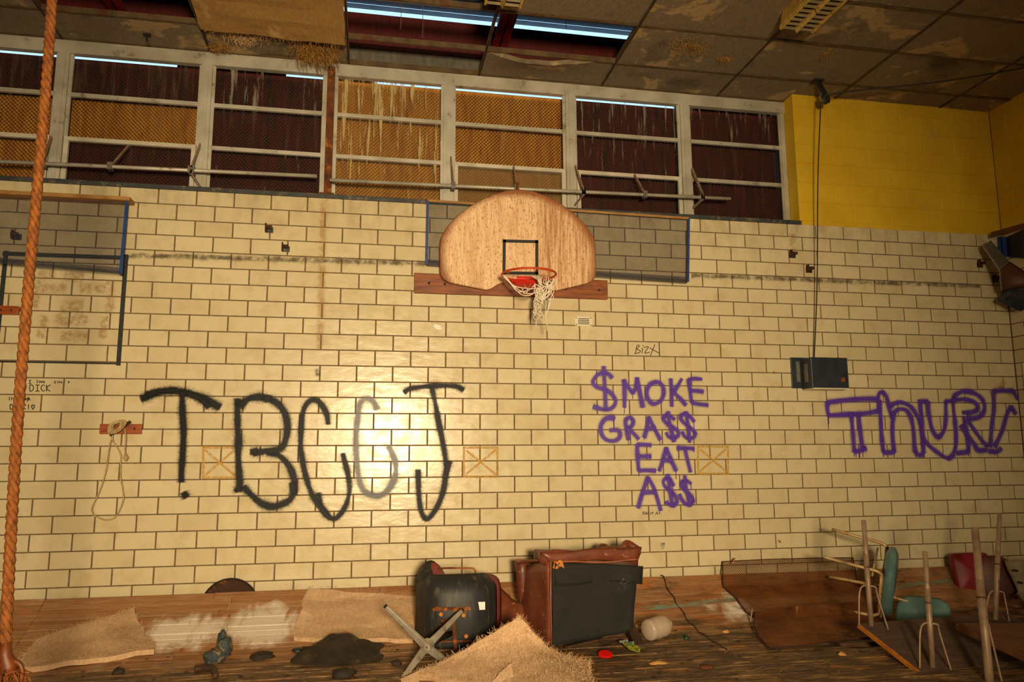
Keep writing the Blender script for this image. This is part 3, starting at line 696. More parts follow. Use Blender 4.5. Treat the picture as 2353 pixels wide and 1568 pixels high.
# ------------------------------------------------------------------ paint on the wall
class Strokes:
    def __init__(s, ox, oy, sc): s.ox, s.oy, s.sc = ox, oy, sc; s.mb = MB(); s.n = 0
    def line(s, pts, w, soft=1.0, y=-.0022, halo=2.5):
        if not soft: halo = 1.0
        for i in range(1, len(pts)-1):
            a, b = Vector(pts[i])-Vector(pts[i-1]), Vector(pts[i+1])-Vector(pts[i])
            if soft and a.length > 1e-6 and b.length > 1e-6 and a.angle(b) > 1.05:
                s.line(pts[:i+1], w, soft, y, halo); s.line(pts[i:], w, soft, y, halo); return
        yy_ = y-.00012*s.n; s.n += 1
        P = [at(s.ox+p[0]/s.sc, s.oy+p[1]/s.sc, yy_) for p in pts]
        C = catmull(P, max(.006, w*.35))
        if len(C) < 2: return
        d0 = (C[0]-C[1]).normalized()*w*.35; d1 = (C[-1]-C[-2]).normalized()*w*.35
        C = [C[0]+d0]+C+[C[-1]+d1]; n = len(C)
        w = w*halo
        offs = [(-1, 0), (-.78, .08), (-.56, .25), (-.38, .66), (-.23, 1), (.23, 1), (.38, .66), (.56, .25), (.78, .08), (1, 0)] if soft else [(-1, .85), (1, .85)]
        vs, al, fs = [], [], []
        for i, c in enumerate(C):
            t = C[min(i+1, n-1)]-C[max(i-1, 0)]; t.y = 0
            if t.length < 1e-9: t = Vector((1, 0, 0))
            t.normalize(); nn = Vector((-t.z, 0, t.x)); e = 0.0 if i in (0, n-1) else 1.0
            wv = w*.5*(1+(.34*mnoise.noise(Vector((c.x*9, s.n*3.1, c.z*9))) if soft else 0)); av = 1-.35*max(0, mnoise.noise(Vector((c.x*4, s.n*5.7, c.z*4+9)))) if soft else 1
            for o_, a_ in offs:
                vs.append(c+nn*o_*wv+Vector((0, -4e-6*i, 0))); al.append(a_*e*av if soft else a_)
        k = len(offs)
        for i in range(n-1):
            for j in range(k-1): fs.append((i*k+j, i*k+j+1, (i+1)*k+j+1, (i+1)*k+j))
        s.mb.add(vs, fs, al)
    def put(s, name, mat, parent=None, **kw):
        o = obj(name, s.mb, mat, parent or wb, alpha=True, **kw); return o
def many(S, w, *strokes, **kw):
    for st in strokes: S.line(st, w, **kw)
T = Strokes(300, 840, 2.941)
many(T, .052, [(75, 225), (130, 205), (200, 180), (300, 172), (380, 185), (440, 205), (520, 240), (600, 282)])
many(T, .036, [(110, 195), (200, 172), (300, 166)], [(380, 190), (450, 215), (500, 252), (525, 285)])
many(T, .043, [(350, 180), (350, 300), (358, 450), (352, 600), (345, 700), (342, 785)], [(360, 862), (376, 890)])
many(T, .046, [(725, 230), (722, 350), (728, 500), (728, 620), (733, 720), (738, 800), (725, 845)], [(718, 835), (726, 850)], [(730, 245), (735, 265)],
     [(745, 280), (790, 230), (860, 215), (930, 225), (1000, 265), (1045, 330), (1060, 420), (1045, 510), (1010, 565), (920, 580), (830, 590)],
     [(930, 590), (1010, 615), (1070, 680), (1105, 770), (1105, 850), (1075, 910), (1020, 940), (950, 955), (880, 930), (820, 880), (765, 825)])
many(T, .05, [(815, 585), (850, 582)], [(925, 212), (930, 240)], [(1090, 800), (1100, 860)])
T.put('graffiti', 'spray_black', label='black spray-painted letters T and B')
T = Strokes(300, 840, 2.941)
many(T, .037, [(1335, 395), (1325, 330), (1290, 265), (1250, 235), (1205, 245), (1170, 300), (1155, 400), (1150, 540), (1165, 660), (1190, 770), (1230, 880), (1290, 970), (1340, 1025), (1385, 1035), (1430, 990), (1465, 920), (1480, 830), (1470, 740), (1450, 660), (1435, 600)], [(1270, 865), (1285, 940), (1330, 1010)],
     [(1850, 182), (1890, 158), (2000, 142), (2100, 137), (2200, 142), (2248, 165)],
     [(2035, 150), (2060, 260), (2085, 400), (2110, 520), (2130, 650), (2130, 740), (2110, 860), (2070, 960), (2020, 1030), (1990, 1040), (1965, 990), (1950, 900), (1945, 800), (1943, 710)], [(2155, 650), (2125, 760)])
T.put('graffiti', 'spray_black', label='black spray-painted letters C and J')
T = Strokes(300, 840, 2.941)
many(T, .042, [(1665, 295), (1640, 245), (1595, 225), (1555, 250), (1540, 320), (1525, 450), (1525, 600), (1540, 740), (1565, 830), (1620, 875), (1690, 880), (1750, 830), (1790, 740), (1790, 660), (1770, 600), (1745, 550)])
T.put('graffiti', 'spray_thin', label='thin blue-black sprayed letter between C and J')
P_ = Strokes(1320, 830, 4.238); w_ = .031
many(P_, w_, [(365, 165), (335, 130), (285, 115), (225, 135), (185, 185), (185, 220), (220, 255), (290, 275), (350, 310), (395, 370), (395, 420), (360, 460), (300, 475), (235, 460), (185, 445)], [(285, 55), (290, 160), (298, 300), (305, 480)],
     [(487, 450), (488, 320), (482, 185), (520, 250), (570, 315), (600, 250), (610, 165), (635, 300), (665, 450)],
     [(790, 205), (735, 230), (705, 290), (712, 360), (750, 410), (790, 415), (840, 385), (868, 320), (860, 250), (830, 215), (790, 205)],
     [(938, 175), (945, 300), (947, 440)], [(1045, 175), (1000, 250), (950, 305), (1010, 345), (1085, 430)],
     [(1240, 178), (1170, 172), (1110, 180), (1125, 290), (1140, 400)], [(1130, 288), (1200, 292), (1255, 300)], [(1140, 405), (1210, 420), (1300, 430)],
     [(390, 565), (350, 552), (295, 570), (258, 630), (260, 700), (300, 760), (370, 780), (425, 760), (445, 715), (420, 675), (345, 675)],
     [(525, 765), (510, 680), (497, 600), (505, 560), (545, 550), (575, 580), (560, 630), (515, 660), (570, 700), (625, 760)],
     [(680, 745), (705, 650), (725, 545), (775, 650), (835, 765)], [(700, 660), (790, 655)],
     [(975, 570), (930, 535), (880, 530), (860, 560), (890, 600), (960, 645), (1010, 690), (1005, 730), (960, 750), (915, 735), (895, 700)], [(910, 495), (930, 620), (970, 785)],
     [(1165, 590), (1130, 545), (1085, 515), (1040, 525), (1035, 560), (1070, 605), (1140, 660), (1180, 700), (1165, 740), (1110, 755), (1070, 730), (1050, 690)], [(1085, 495), (1105, 620), (1122, 790)],
     [(745, 820), (670, 815), (610, 815), (615, 930), (625, 1070), (700, 1065), (790, 1070)], [(620, 928), (680, 930), (745, 928)],
     [(825, 1070), (860, 970), (893, 845), (940, 960), (990, 1070)], [(855, 965), (945, 970)], [(1000, 850), (1080, 848), (1165, 855)], [(1075, 850), (1100, 960), (1130, 1080)],
     [(622, 1430), (660, 1290), (715, 1135), (770, 1230), (810, 1350), (840, 1455)], [(655, 1285), (790, 1280)],
     [(965, 1215), (930, 1150), (890, 1140), (865, 1175), (885, 1225), (940, 1270), (990, 1330), (995, 1380), (955, 1410), (910, 1390), (895, 1370)], [(910, 1105), (930, 1250), (955, 1420)],
     [(1135, 1195), (1090, 1165), (1045, 1175), (1045, 1215), (1090, 1270), (1140, 1320), (1160, 1370), (1130, 1405), (1080, 1390), (1040, 1340), (1025, 1300)], [(1075, 1120), (1090, 1250), (1125, 1410)])
for (x, y, L) in ((487, 460, 50), (568, 320, 45), (525, 770, 45), (832, 770, 40), (628, 1080, 40), (990, 1080, 70), (1165, 860, 30), (387, 575, 50), (898, 590, 50), (1165, 600, 60), (738, 935, 25), (960, 1220, 35), (1137, 1200, 50), (680, 745, 25)):
    P_.line([(x, y), (x, y+L)], .007, soft=0)
P_.put('graffiti', 'spray_purple', label='purple spray-painted words in four lines')
U = Strokes(1880, 860, 4.9746); w_ = .038
many(U, w_, [(690, 285), (500, 285), (300, 300), (105, 325), (105, 400), (120, 475), (300, 465), (480, 455), (600, 440), (700, 420), (700, 300)], [(375, 440), (395, 650), (415, 890), (480, 875), (550, 850)], [(462, 455), (480, 650), (505, 840)],
     [(745, 890), (725, 700), (710, 450), (690, 280), (700, 220), (740, 205), (780, 260), (815, 400), (848, 500)], [(870, 890), (850, 700), (855, 520), (880, 430), (940, 400), (1010, 420), (1060, 500), (1090, 650), (1100, 800), (1110, 890)], [(745, 895), (800, 898), (870, 892)],
     [(830, 370), (880, 335), (950, 325), (1040, 360), (1110, 440), (1160, 560), (1190, 700), (1205, 900)], [(1110, 895), (1150, 925), (1210, 920)],
     [(1165, 300), (1170, 400), (1190, 560), (1195, 700), (1250, 800), (1330, 870), (1420, 935), (1490, 970), (1545, 920), (1575, 800), (1570, 600), (1550, 420), (1540, 300)],
     [(1165, 312), (1255, 315), (1265, 450), (1300, 620), (1350, 710), (1390, 720), (1440, 640), (1460, 500), (1460, 310), (1540, 305)],
     [(1540, 300), (1570, 240), (1660, 200), (1760, 210), (1850, 260), (1900, 340), (1895, 430), (1840, 490), (1760, 510), (1700, 500)],
     [(1540, 300), (1660, 290), (1760, 310), (1820, 360), (1815, 420), (1740, 440), (1650, 440)], [(1665, 490), (1690, 650), (1715, 800), (1720, 890), (1590, 905)],
     [(1710, 530), (1800, 660), (1880, 770), (1940, 830)], [(1630, 590), (1720, 710), (1790, 810), (1830, 870), (1930, 870)],
     [(1970, 830), (1985, 600), (2010, 400), (2010, 195), (2110, 190), (2230, 190), (2285, 290)], [(2020, 830), (2100, 660), (2160, 460), (2205, 370), (2260, 455)], [(1950, 880), (2050, 885), (2095, 850)])
for (x, y, L) in ((120, 490, 80), (410, 900, 40), (432, 900, 50), (475, 890, 60), (510, 870, 80), (745, 900, 50), (870, 900, 50), (1210, 930, 30), (1720, 900, 35), (2020, 900, 30)): U.line([(x, y), (x+3, y+L)], .007, soft=0)
U.put('graffiti', 'spray_purple', label='purple outlined bubble letters near the corner')
# small pen marks
B_ = Strokes(776, 517, 2.936)
many(B_, .007, [(2010, 865), (2015, 830), (2022, 812), (2036, 818), (2018, 838), (2042, 850), (2032, 864), (2002, 868)], [(2056, 832), (2053, 866)], [(2060, 812), (2062, 818)], [(2068, 828), (2096, 824), (2072, 864), (2104, 860)], [(2105, 830), (2168, 866)], [(2140, 808), (2110, 880)], soft=0)
B_.put('pen_tag', 'pen', label='thin pen scrawl under the vent plate')
GL = {'I': [[(0, 0), (1, 0)], [(.5, 0), (.5, 1)], [(0, 1), (1, 1)]], 'L': [[(0, 0), (0, 1), (.8, 1)]], 'l': [[(.4, 0), (.4, 1)]], 'o': [[(.5, .3), (.1, .65), (.5, 1), (.9, .65), (.5, .3)]], 'v': [[(0, .3), (.5, 1), (1, .3)]],
      'e': [[(.1, .65), (.9, .6), (.5, .3), (.1, .65), (.5, 1), (.9, .9)]], 'D': [[(0, 0), (0, 1), (.7, .85), (.9, .5), (.7, .1), (0, 0)]], 'C': [[(.9, .1), (.4, 0), (0, .5), (.4, 1), (.9, .9)]], 'K': [[(0, 0), (0, 1)], [(.9, 0), (0, .55), (.9, 1)]],
      '!': [[(.4, 0), (.4, .7)], [(.4, .9), (.4, 1)]], 'i': [[(.4, .35), (.4, 1)], [(.4, .05), (.4, .12)]], 'a': [[(.9, .35), (.3, .35), (.1, .75), (.5, 1), (.9, .6), (.9, 1)]], 'u': [[(.1, .3), (.15, .9), (.6, 1), (.9, .3), (.9, 1)]], 'g': [[(.8, .35), (.2, .45), (.4, .9), (.8, .7), (.8, .4), (.8, 1.4), (.2, 1.4)]],
      'h': [[(.1, 0), (.1, 1)], [(.1, .6), (.6, .4), (.8, 1)]], '*': [[(.5, 1), (0, .35), (.25, .05), (.5, .3), (.8, .05), (1, .35), (.5, 1)]], 'R': [[(0, 1), (0, 0), (.8, .2), (0, .5), (.9, 1)]], 'b': [[(.1, 0), (.1, 1), (.8, .8), (.1, .5)]], 's': [[(.9, .3), (.2, .45), (.8, .75), (.1, 1)]], 't': [[(.5, 0), (.5, 1)], [(.1, .35), (.9, .35)]], '.': [[(.4, .95), (.5, 1)]], 'm': [[(0, 1), (.1, .4), (.4, .5), (.45, 1), (.5, .5), (.9, .4), (1, 1)]]}
def write(S, text, x, y, h, adv, w=.006):
    for ch in text:
        for st in GL.get(ch, []): S.line([(x+p[0]*h*.62, y+p[1]*h) for p in st], w, soft=0)
        x += adv
L_ = Strokes(0, 850, 4.125)
write(L_, 'I', 275, 100, 30, 25); write(L_, 'love', 345, 98, 28, 21); write(L_, 'DICK', 285, 145, 58, 52, .007); write(L_, 'I live in *', 515, 108, 18, 13, .005)
write(L_, 'live laugh', 80, 258, 30, 21); write(L_, 'DICK!*', 98, 330, 45, 40, .007)
L_.put('pen_tag', 'pen', label='pen-written words on two tiles by the climbing rope')
Q_ = Strokes(1320, 830, 4.238); write(Q_, 'Robist sbt.', 668, 1468, 26, 17, .005)
Q_.put('pen_tag', 'pen', label='tiny pen writing below the purple words')
# amber tape squares with crosses
for (x0, y0, x1, y1) in ((467, 1029, 543, 1098), (1066, 1029, 1143, 1096), (1604, 1027, 1673, 1089)):
    S = Strokes(0, 0, 1)
    many(S, .02, [(x0, y0), (x1, y0)], [(x0, y1), (x1, y1)], [(x0, y0), (x0, y1)], [(x1, y0), (x1, y1)], [(x0+5, y0+6), (x1-5, y1-6)], [(x0+5, y1-6), (x1-5, y0+6)], soft=0)
    S.put('tape_mark', 'amber', label='amber crossed square of old tape on the tiles')
# dark taped practice square on the left, its smudges, the rust run and the scuff line
S = Strokes(0, 0, 1)
many(S, .035, [(290, 588), (272, 837)], [(14, 580), (-14, 850)], [(10, 583), (292, 593)], soft=0)
many(S, .014, [(-12, 831), (272, 836)], soft=0)
N = S.mb; o = obj('painted_square', N, 'tape', wb, alpha=True, label='dark taped outline square on the tiles at left')
S = Strokes(0, 517, 2.936)
many(S, .07, [(290, 430), (440, 425)], [(545, 430), (700, 432)], [(420, 570), (480, 545), (550, 545)], [(390, 620), (450, 650), (580, 630)], [(420, 750), (590, 752)], [(270, 340), (360, 330)], [(440, 350), (560, 350)])
many(S, .05, [(740, 385), (745, 480), (735, 600)], [(710, 620), (690, 740), (700, 760)], [(300, 620), (270, 760)], [(250, 380), (235, 560)])
S.put('smudge', 'smudge')
S = Strokes(0, 0, 1)
many(S, .05, [(745, 458), (741, 560), (738, 700), (734, 800)]); many(S, .05, [(2275, 905), (2310, 880)], [(2300, 890), (2340, 915)]); many(S, .06, [(1820, 540), (1822, 575)])
S.put('rust_run', 'stain')
S = Strokes(0, 0, 1)
many(S, .035, [(292, 587), (500, 592), (780, 600), (975, 606)], [(1590, 633), (1800, 641), (2000, 649), (2250, 658)])
S.put('scuff_line', 'scuff')

# ------------------------------------------------------------------ wall fittings
for (px, py, r_) in ((1791, 1244, .5), (1779, 856, .3), (1682, 1287, -.9)):
    c = at(px, py, -.004); ro = Matrix.Rotation(r_, 3, 'Y')
    obj('tape_scrap', MB().add([c+ro @ Vector(q) for q in ((-.017, 0, .006), (.012, -.008, .010), (.017, -.004, -.012), (-.010, -.012, -.010), (-.012, .003, .0))], [(0, 1, 2, 3), (0, 3, 4)]), 'palewood', wb)
S = Strokes(0, 0, 1); many(S, .012, [(1519, 1250), (1527, 1249), (1519, 1254), (1527, 1253), (1519, 1258), (1526, 1258), (1521, 1262)], soft=0); many(S, .06, [(728, 852), (730, 862)], halo=1.4)
S.put('smudge', 'scuff')
d0 = atX(2348, 834, XR-.03); d1 = atX(2348, 1240, XR-.03)
obj('trim_4', MB().box((XR-.03, d0.y-.9, .2), (XR-.002, d0.y, d0.z)), 'white', kind='structure', bevel=.004)
def bracket(px, py, label, sc=1.0):
    c = at(px, py, -.01)
    t = thing('wall_bracket', label, 'bracket', (c.x, 0, c.z))
    obj('base_plate', MB().box((c.x-.03*sc, -.008, c.z-.03*sc), (c.x+.035*sc, .0, c.z+.02*sc)), 'galv', t)
    obj('clip', MB().box((c.x-.028*sc, -.05*sc, c.z-.028*sc), (c.x-.020*sc, -.006, c.z+.045*sc)).box((c.x-.028*sc, -.055*sc, c.z-.005), (c.x+.03*sc, -.048*sc, c.z+.022*sc)), 'darkrust', t)
    obj('screw', MB().tube([(c.x+.015, -.02, c.z-.012), (c.x+.015, -.006, c.z-.012)], .007, 8), 'galv', t)
for px, py, lb in ((618, 527, 'small grey metal wall clip high on the tiles, upper one left of the backboard'), (656, 571, 'small grey metal wall clip high on the tiles, lower one left of the backboard'),
                   (1821, 586, 'small grey metal wall clip, upper one left of the hanging cord'), (1859, 620, 'small grey metal wall clip, lower one beside the hanging cord'),
                   (38, 543, 'dark metal clip behind the left mesh guard'), (2252, 608, 'dark metal clip on the tiles by the bent corner guard'), (2288, 642, 'dark metal clip lowest by the bent corner guard')):
    bracket(px, py, lb)
# vent plate
c = at(1340, 739.5, 0)
t = thing('vent_plate', 'small cream louvred vent plate on tiles right below the backboard', 'vent', (c.x, 0, c.z))
def rrect(w, h, r, n=5, cx=0, cz=0):
    out = []
    for (sx, sz, a0) in ((1, 1, 0), (-1, 1, 90), (-1, -1, 180), (1, -1, 270)):
        for k in range(n+1):
            a = math.radians(a0+90*k/n); out.append((cx+sx*(w/2-r)+r*math.cos(a), cz+sz*(h/2-r)+r*math.sin(a)))
    return out
obj('plate', MB().prism(rrect(.165, .09, .014, cx=c.x, cz=c.z), 0, -.012, .02), 'white', t)
for k in range(4): obj('slot', MB().box((c.x-.052, -.017, c.z-.026+k*.0155), (c.x+.052, -.011, c.z-.018+k*.0155)), 'boxplate', t)
for sx in (-1, 1):
    for sz in (-1, 1): obj('screw', MB().tube([(c.x+sx*.068, -.015, c.z+sz*.033), (c.x+sx*.068, -.010, c.z+sz*.033)], .005, 8), 'darkrust', t)
# white sticker
c = at(1005, 752, -.002)
obj('sticker', MB().prism([(c.x-.036, c.z+.008), (c.x-.022, c.z+.026), (c.x+.022, c.z+.018), (c.x+.036, c.z-.006), (c.x+.026, c.z-.026), (c.x-.012, c.z-.018)], 0.0, -.003), 'paper', org=(c.x, 0, c.z), label='small white torn sticker on tiles left of the net', cat='sticker')
# control box
a, b, c2, d = at(1815, 822, -.003), at(1850, 893, -.003), at(1878, 820, -.19), at(1952, 893, -.19)
t = thing('wall_box', 'dark blue metal box on the right tiles below the hanging cord', 'box', (a.x, 0, d.z))
zt, zb_ = a.z, b.z
obj('back_plate', MB().box((a.x, -.016, zb_), (d.x+.05, 0, zt)), 'boxblue', t, bevel=.004)
obj('case', MB().box((c2.x-.07, -.19, d.z), (d.x, -.016, c2.z-.005)), 'boxblue', t, bevel=.008)
obj('strike_plate', MB().box((a.x+.05, -.022, zb_+.06), (a.x+.085, -.015, zt-.04)), 'boxplate', t)
obj('side_plate', MB().box((c2.x-.076, -.13, d.z+.06), (c2.x-.068, -.08, c2.z-.06)), 'boxplate', t)
obj('bottom_lip', MB().box((c2.x-.06, -.195, d.z-.008), (d.x-.01, -.03, d.z+.002)), 'white', t)
q = at(1936, 873, -.19); obj('lock', MB().tube([(q.x, -.20, q.z), (q.x, -.185, q.z)], .022, 14).tube([(q.x, -.212, q.z), (q.x, -.198, q.z)], .010, 10), 'brass', t)
# pulley, its cords
pc = at(1897, 228, -.3); top = atZ(1878, 186, CEIL)
t = thing('ceiling_pulley', 'black pulley block hanging from the ceiling at the yellow wall', 'pulley', top)
obj('hanger', MB().bar(top, pc+Vector((0, 0, .05)), .035, .03).box((top.x-.05, top.y-.04, CEIL-.012), (top.x+.05, top.y+.04, CEIL)), 'black', t)
obj('wheel', MB().lathe([(.008, -.02), (.045, -.02), (.05, -.016), (.036, -.005), (.036, .005), (.05, .016), (.045, .02), (.008, .02)], 20, Matrix.Translation(pc) @ Matrix.Rotation(.3, 4, 'Z') @ Matrix.Rotation(math.pi/2, 4, 'X')), 'galv', t)
obj('axle', MB().tube([pc+Vector((-.005, -.035, 0)), pc+Vector((.005, .035, 0))], .008, 8), 'black', t)
p0 = at(1886, 236, -.28); p1 = at(1871, 822, -.05)
obj('hanging_cord', MB().tube(catmull([p0, p0.lerp(p1, .3)+Vector((-.01, 0, 0)), p0.lerp(p1, .7)+Vector((.01, 0, 0)), p1], .15), .0055, 6), 'blackcord', org=p1, label='dark vertical cord from the pulley down to the wall box', cat='cord')
p0 = pc+Vector((.03, 0, .045)); p2 = atZ(2353, 153, CEIL-.06); p2 = p2+(p2-p0)*.25
obj('slack_cord', MB().tube(catmull([p0, p0.lerp(p2, .12)+Vector((0, 0, .005)), p0.lerp(p2, .5)+Vector((0, 0, -.03)), p2], .12), .008, 6), 'blackcord', org=p0, label='dark slack cord running from the pulley to the right under the ceiling', cat='cord')
# cleat with cord
a, b = at(233, 975, 0), at(327, 998, 0)
t = thing('rope_cleat', 'varnished wooden cleat block on tiles left of the black letter T', 'cleat', ((a.x+b.x)/2, 0, b.z))
obj('block', MB().box((a.x, -.035, b.z), (b.x, 0, a.z)), 'cleatwood', t, bevel=.003)
for px in (249, 309): q = at(px, 986, -.035); obj('screw', MB().tube([(q.x, -.038, q.z), (q.x, -.033, q.z)], .009, 8), 'darkrust', t)
h0, h1 = at(252, 1001, -.07), at(299, 969, -.07)
obj('horn', MB().tube([h0, h0.lerp(h1, .5)+Vector((0, .03, 0)), h1], .011, 8).tube([h0.lerp(h1, .5)+Vector((0, .04, 0)), h0.lerp(h1, .5)+Vector((0, .0, 0))], .016, 8), 'galv', t)
# cord on the cleat
mb = MB(); rc = random.Random(2)
for k in range(9):
    o1 = Vector((rc.gauss(0, .006), -.085-rc.random()*.02, rc.gauss(0, .006)))
    A, B = at(258+k*1.2, 997, 0), at(284+k*1.6, 970, 0)
    mb.tube(catmull([A+o1, A.lerp(B, .4)+o1+Vector((-.03, -.01, .03)), B+o1, A.lerp(B, .5)+o1+Vector((.025, -.015, -.012)), A+o1], .02), .0055, 6)
L1 = [(262, 985), (258, 1004), (253, 1020), (249, 1045), (244, 1080), (236, 1110), (225, 1138), (214, 1160), (211, 1175), (220, 1187), (240, 1195), (258, 1193), (270, 1182), (280, 1160), (284, 1143), (281, 1120), (277, 1095), (277, 1068), (278, 1048), (270, 1030), (260, 1015), (258, 1000)]
mb.tube(catmull([at(px, py, -.055-.01*math.sin(i)) for i, (px, py) in enumerate(L1)], .015), .0055, 6)
mb.tube(catmull([at(287, 985, -.1), at(289, 1005, -.1), at(287, 1035, -.1), at(288, 1045, -.1)], .02), .0055, 6)
mb.tube([at(288, 1043, -.1), at(289, 1052, -.1), at(288, 1060, -.1)], [.008, .02, .006], 8)
obj('cleat_cord', mb, 'cord', org=at(280, 990, -.05), smooth=True, label='pale looped cord wound on the wooden cleat', cat='cord')
# left half-hidden block
a, b = at(-60, 703, 0), at(46, 725, 0)
t = thing('wooden_block', 'varnished wooden block at left picture edge behind the climbing rope', 'block', (b.x-.1, 0, b.z))
obj('block', MB().box((a.x, -.045, b.z), (b.x, 0, a.z)), 'cleatwood', t, bevel=.003)
for px in (2, 26): q = at(px, 713, -.045); obj('screw', MB().tube([(q.x, -.05, q.z), (q.x, -.043, q.z)], .008, 8), 'darkrust', t)

# ------------------------------------------------------------------ backboard, rim, net
def bp(x, y): q = at(940+x/4.356, 420+y/4.356, -.11); return (q.x, q.z)
out = [(1100, 65), (1250, 85), (1380, 132), (1500, 195), (1600, 262), (1720, 365), (1800, 460), (1850, 545), (1866, 610), (1875, 890), (1868, 945), (1832, 988), (1770, 1012), (1480, 1078), (1440, 1074), (1400, 1048), (1340, 1005), (1270, 985), (1080, 985), (970, 988), (900, 1012), (815, 1062), (770, 1070), (720, 1060), (400, 998), (345, 968), (318, 930), (308, 880), (306, 640), (318, 550), (380, 440), (480, 330), (600, 238), (720, 168), (850, 112), (970, 76)]
N = NT('weathered_backboard_wood'); p = N.pos()
g = N.noise(N.mapped(p, (11, 1, .8)), 5, 8, .7, .2); c = N.ramp(g, [(.30, lin((212, 168, 118))), (.62, lin((246, 210, 166)))])
c = N.mix(N.ramp(N.noise(N.mapped(p, (2.6, 1, .35)), 2.6, 5, .6), [(.55, Z4), (.72, (.55,)*3)]), c, lin((184, 126, 64)))
c = N.mix(N.ramp(N.noise(N.mapped(p, (26, 1, 9)), 4, 5, .65), [(.55, Z4), (.66, (.85,)*3)]), c, lin((112, 68, 36)))
sx = N.n('ShaderNodeSeparateXYZ'); N.l(p, sx.inputs[0])
dx_ = N.math('DIVIDE', N.math('SUBTRACT', sx.outputs[0], 2.475), .715); dz_ = N.math('DIVIDE', N.math('SUBTRACT', sx.outputs[2], 3.13), .615)
rr_ = N.math('SQRT', N.math('ADD', N.math('MULTIPLY', dx_, dx_), N.math('MULTIPLY', dz_, dz_)))
c = N.mix(N.ramp(N.math('ADD', rr_, N.math('MULTIPLY', N.math('SUBTRACT', g, .5), .12)), [(.90, Z4), (.99, (.95,)*3)]), c, lin((136, 74, 22)))
st_ = N.math('SUBTRACT', 1.0, N.math('MULTIPLY', N.math('ABSOLUTE', N.math('SUBTRACT', sx.outputs[0], 2.745)), 14.0), True)
c = N.mix(N.math('MULTIPLY', st_, N.ramp(N.noise(N.mapped(p, (20, 1, 1)), 4, 5, .6), [(.4, Z4), (.65, (.9,)*3)])), c, lin((150, 84, 28)))
rt_ = N.n('ShaderNodeMapRange'); rt_.inputs[1].default_value = 2.60; rt_.inputs[2].default_value = 2.72; N.l(sx.outputs[0], rt_.inputs[0])
c = N.mix(N.math('MULTIPLY', rt_.outputs[0], N.ramp(N.noise(N.mapped(p, (16, 1, .6)), 4, 6, .65), [(.42, Z4), (.62, (.75,)*3)])), c, lin((158, 98, 44)))
N.bump(g, .1, .004); N.set(c, .55); M['backboard'] = N.m
ctr = at(1190, 640, 0)
t = thing('backboard', 'fan-shaped weathered wooden basketball backboard on the tiled wall', 'backboard', (ctr.x, 0, 2.83))
bo = obj('board', MB().prism([bp(*q) for q in out], -.072, -.11, .012), 'backboard', t)
def bq(x, y): q = at(940+x/4.356, 420+y/4.356, -.112); return q
sq = MB(); A, B, C, D = bq(938, 568), bq(1294, 576), bq(1294, 922), bq(934, 918)
wd = .028
for (p, q, hz) in ((A, B, 1), (D, C, 1), (A, D, 0), (B, C, 0)):
    if hz: sq.add([p, q, q+Vector((0, 0, -wd if p is A else wd)), p+Vector((0, 0, -wd if p is A else wd))], [(0, 1, 2, 3)])
    else: sq.add([p, p+Vector((wd if p is A else -wd, 0, 0)), q+Vector((wd if p is A else -wd, 0, 0)), q], [(0, 1, 2, 3)])
obj('target_square', sq, 'tape', bo, label='black outlined square painted on the board')
a, b = at(952, 628, -.03), at(1396, 689, -.03)
pk = obj('mounting_plank', MB().box((a.x, -.045, b.z+.003), (b.x, 0, a.z)), 'plankwood', t, bevel=.003)
for px, py in ((986, 651), (1022, 653), (1070, 655), (1300, 665), (1376, 667)): q = at(px, py, -.045); obj('bolt', MB().tube([(q.x, -.053, q.z), (q.x, -.044, q.z)], .012, 6), 'darkrust', pk)
for dx in (-.35, .35): obj('spacer', MB().box((ctr.x+dx-.05, -.073, 2.95), (ctr.x+dx+.05, -.044, 3.1)), 'darkwood', t)
obj('top_bracket', MB().box((2.455, -.076, 3.74), (2.485, -.02, 3.775)).bar((2.47, -.07, 3.76), (2.475, -.05, 3.86), .02, .008), 'rust', t)
RC = Vector((2.485, -.45, 2.898)); RR = .2286
rim = obj('rim', MB().tube([(RC.x+RR*math.cos(a), RC.y+RR*math.sin(a), RC.z) for a in np.linspace(0, 2*math.pi, 48, endpoint=False)], .0095, 10, closed=True), 'redrust', t, smooth=True, label='worn orange ring of the hoop')
hk = MB()
for k in range(12):
    a = 2*math.pi*k/12; q = RC+Vector((RR*math.cos(a), RR*math.sin(a), -.012)); hk.tube([q+Vector((-.012, 0, 0)), q+Vector((0, 0, -.02)), q+Vector((.012, 0, 0))], .003, 5)
obj('net_hooks', hk, 'redrust', rim, kind='stuff')
wdg = MB()
# bracket: flared plate against the board carrying the ring
wdg.add([(RC.x-.135, -.112, 2.935), (RC.x+.21, -.112, 2.935), (RC.x+.135, -.112, 2.848), (RC.x-.06, -.112, 2.848),
         (RC.x-.13, -.262, 2.897), (RC.x+.16, -.262, 2.897), (RC.x+.11, -.225, 2.872), (RC.x-.06, -.225, 2.872)],
        [(0, 1, 5, 4), (3, 2, 1, 0), (7, 6, 2, 3), (4, 5, 6, 7), (0, 4, 7, 3), (1, 2, 6, 5)])
wdg.box((RC.x-.04, -.124, 2.86), (RC.x+.13, -.108, 2.96))
br_ = obj('rim_bracket', wdg, 'red', t, label='bright red bracket plate behind the ring')
obj('bracket_eye', MB().tube([(RC.x+.035+.028*math.cos(a), -.215, 2.868+.03*math.sin(a)) for a in np.linspace(0, 2*math.pi, 20, endpoint=False)], .006, 6, closed=True), 'palewood', br_)
rn = random.Random(21); net = MB()
def npt(px, py, Y): return at(px, py, Y)
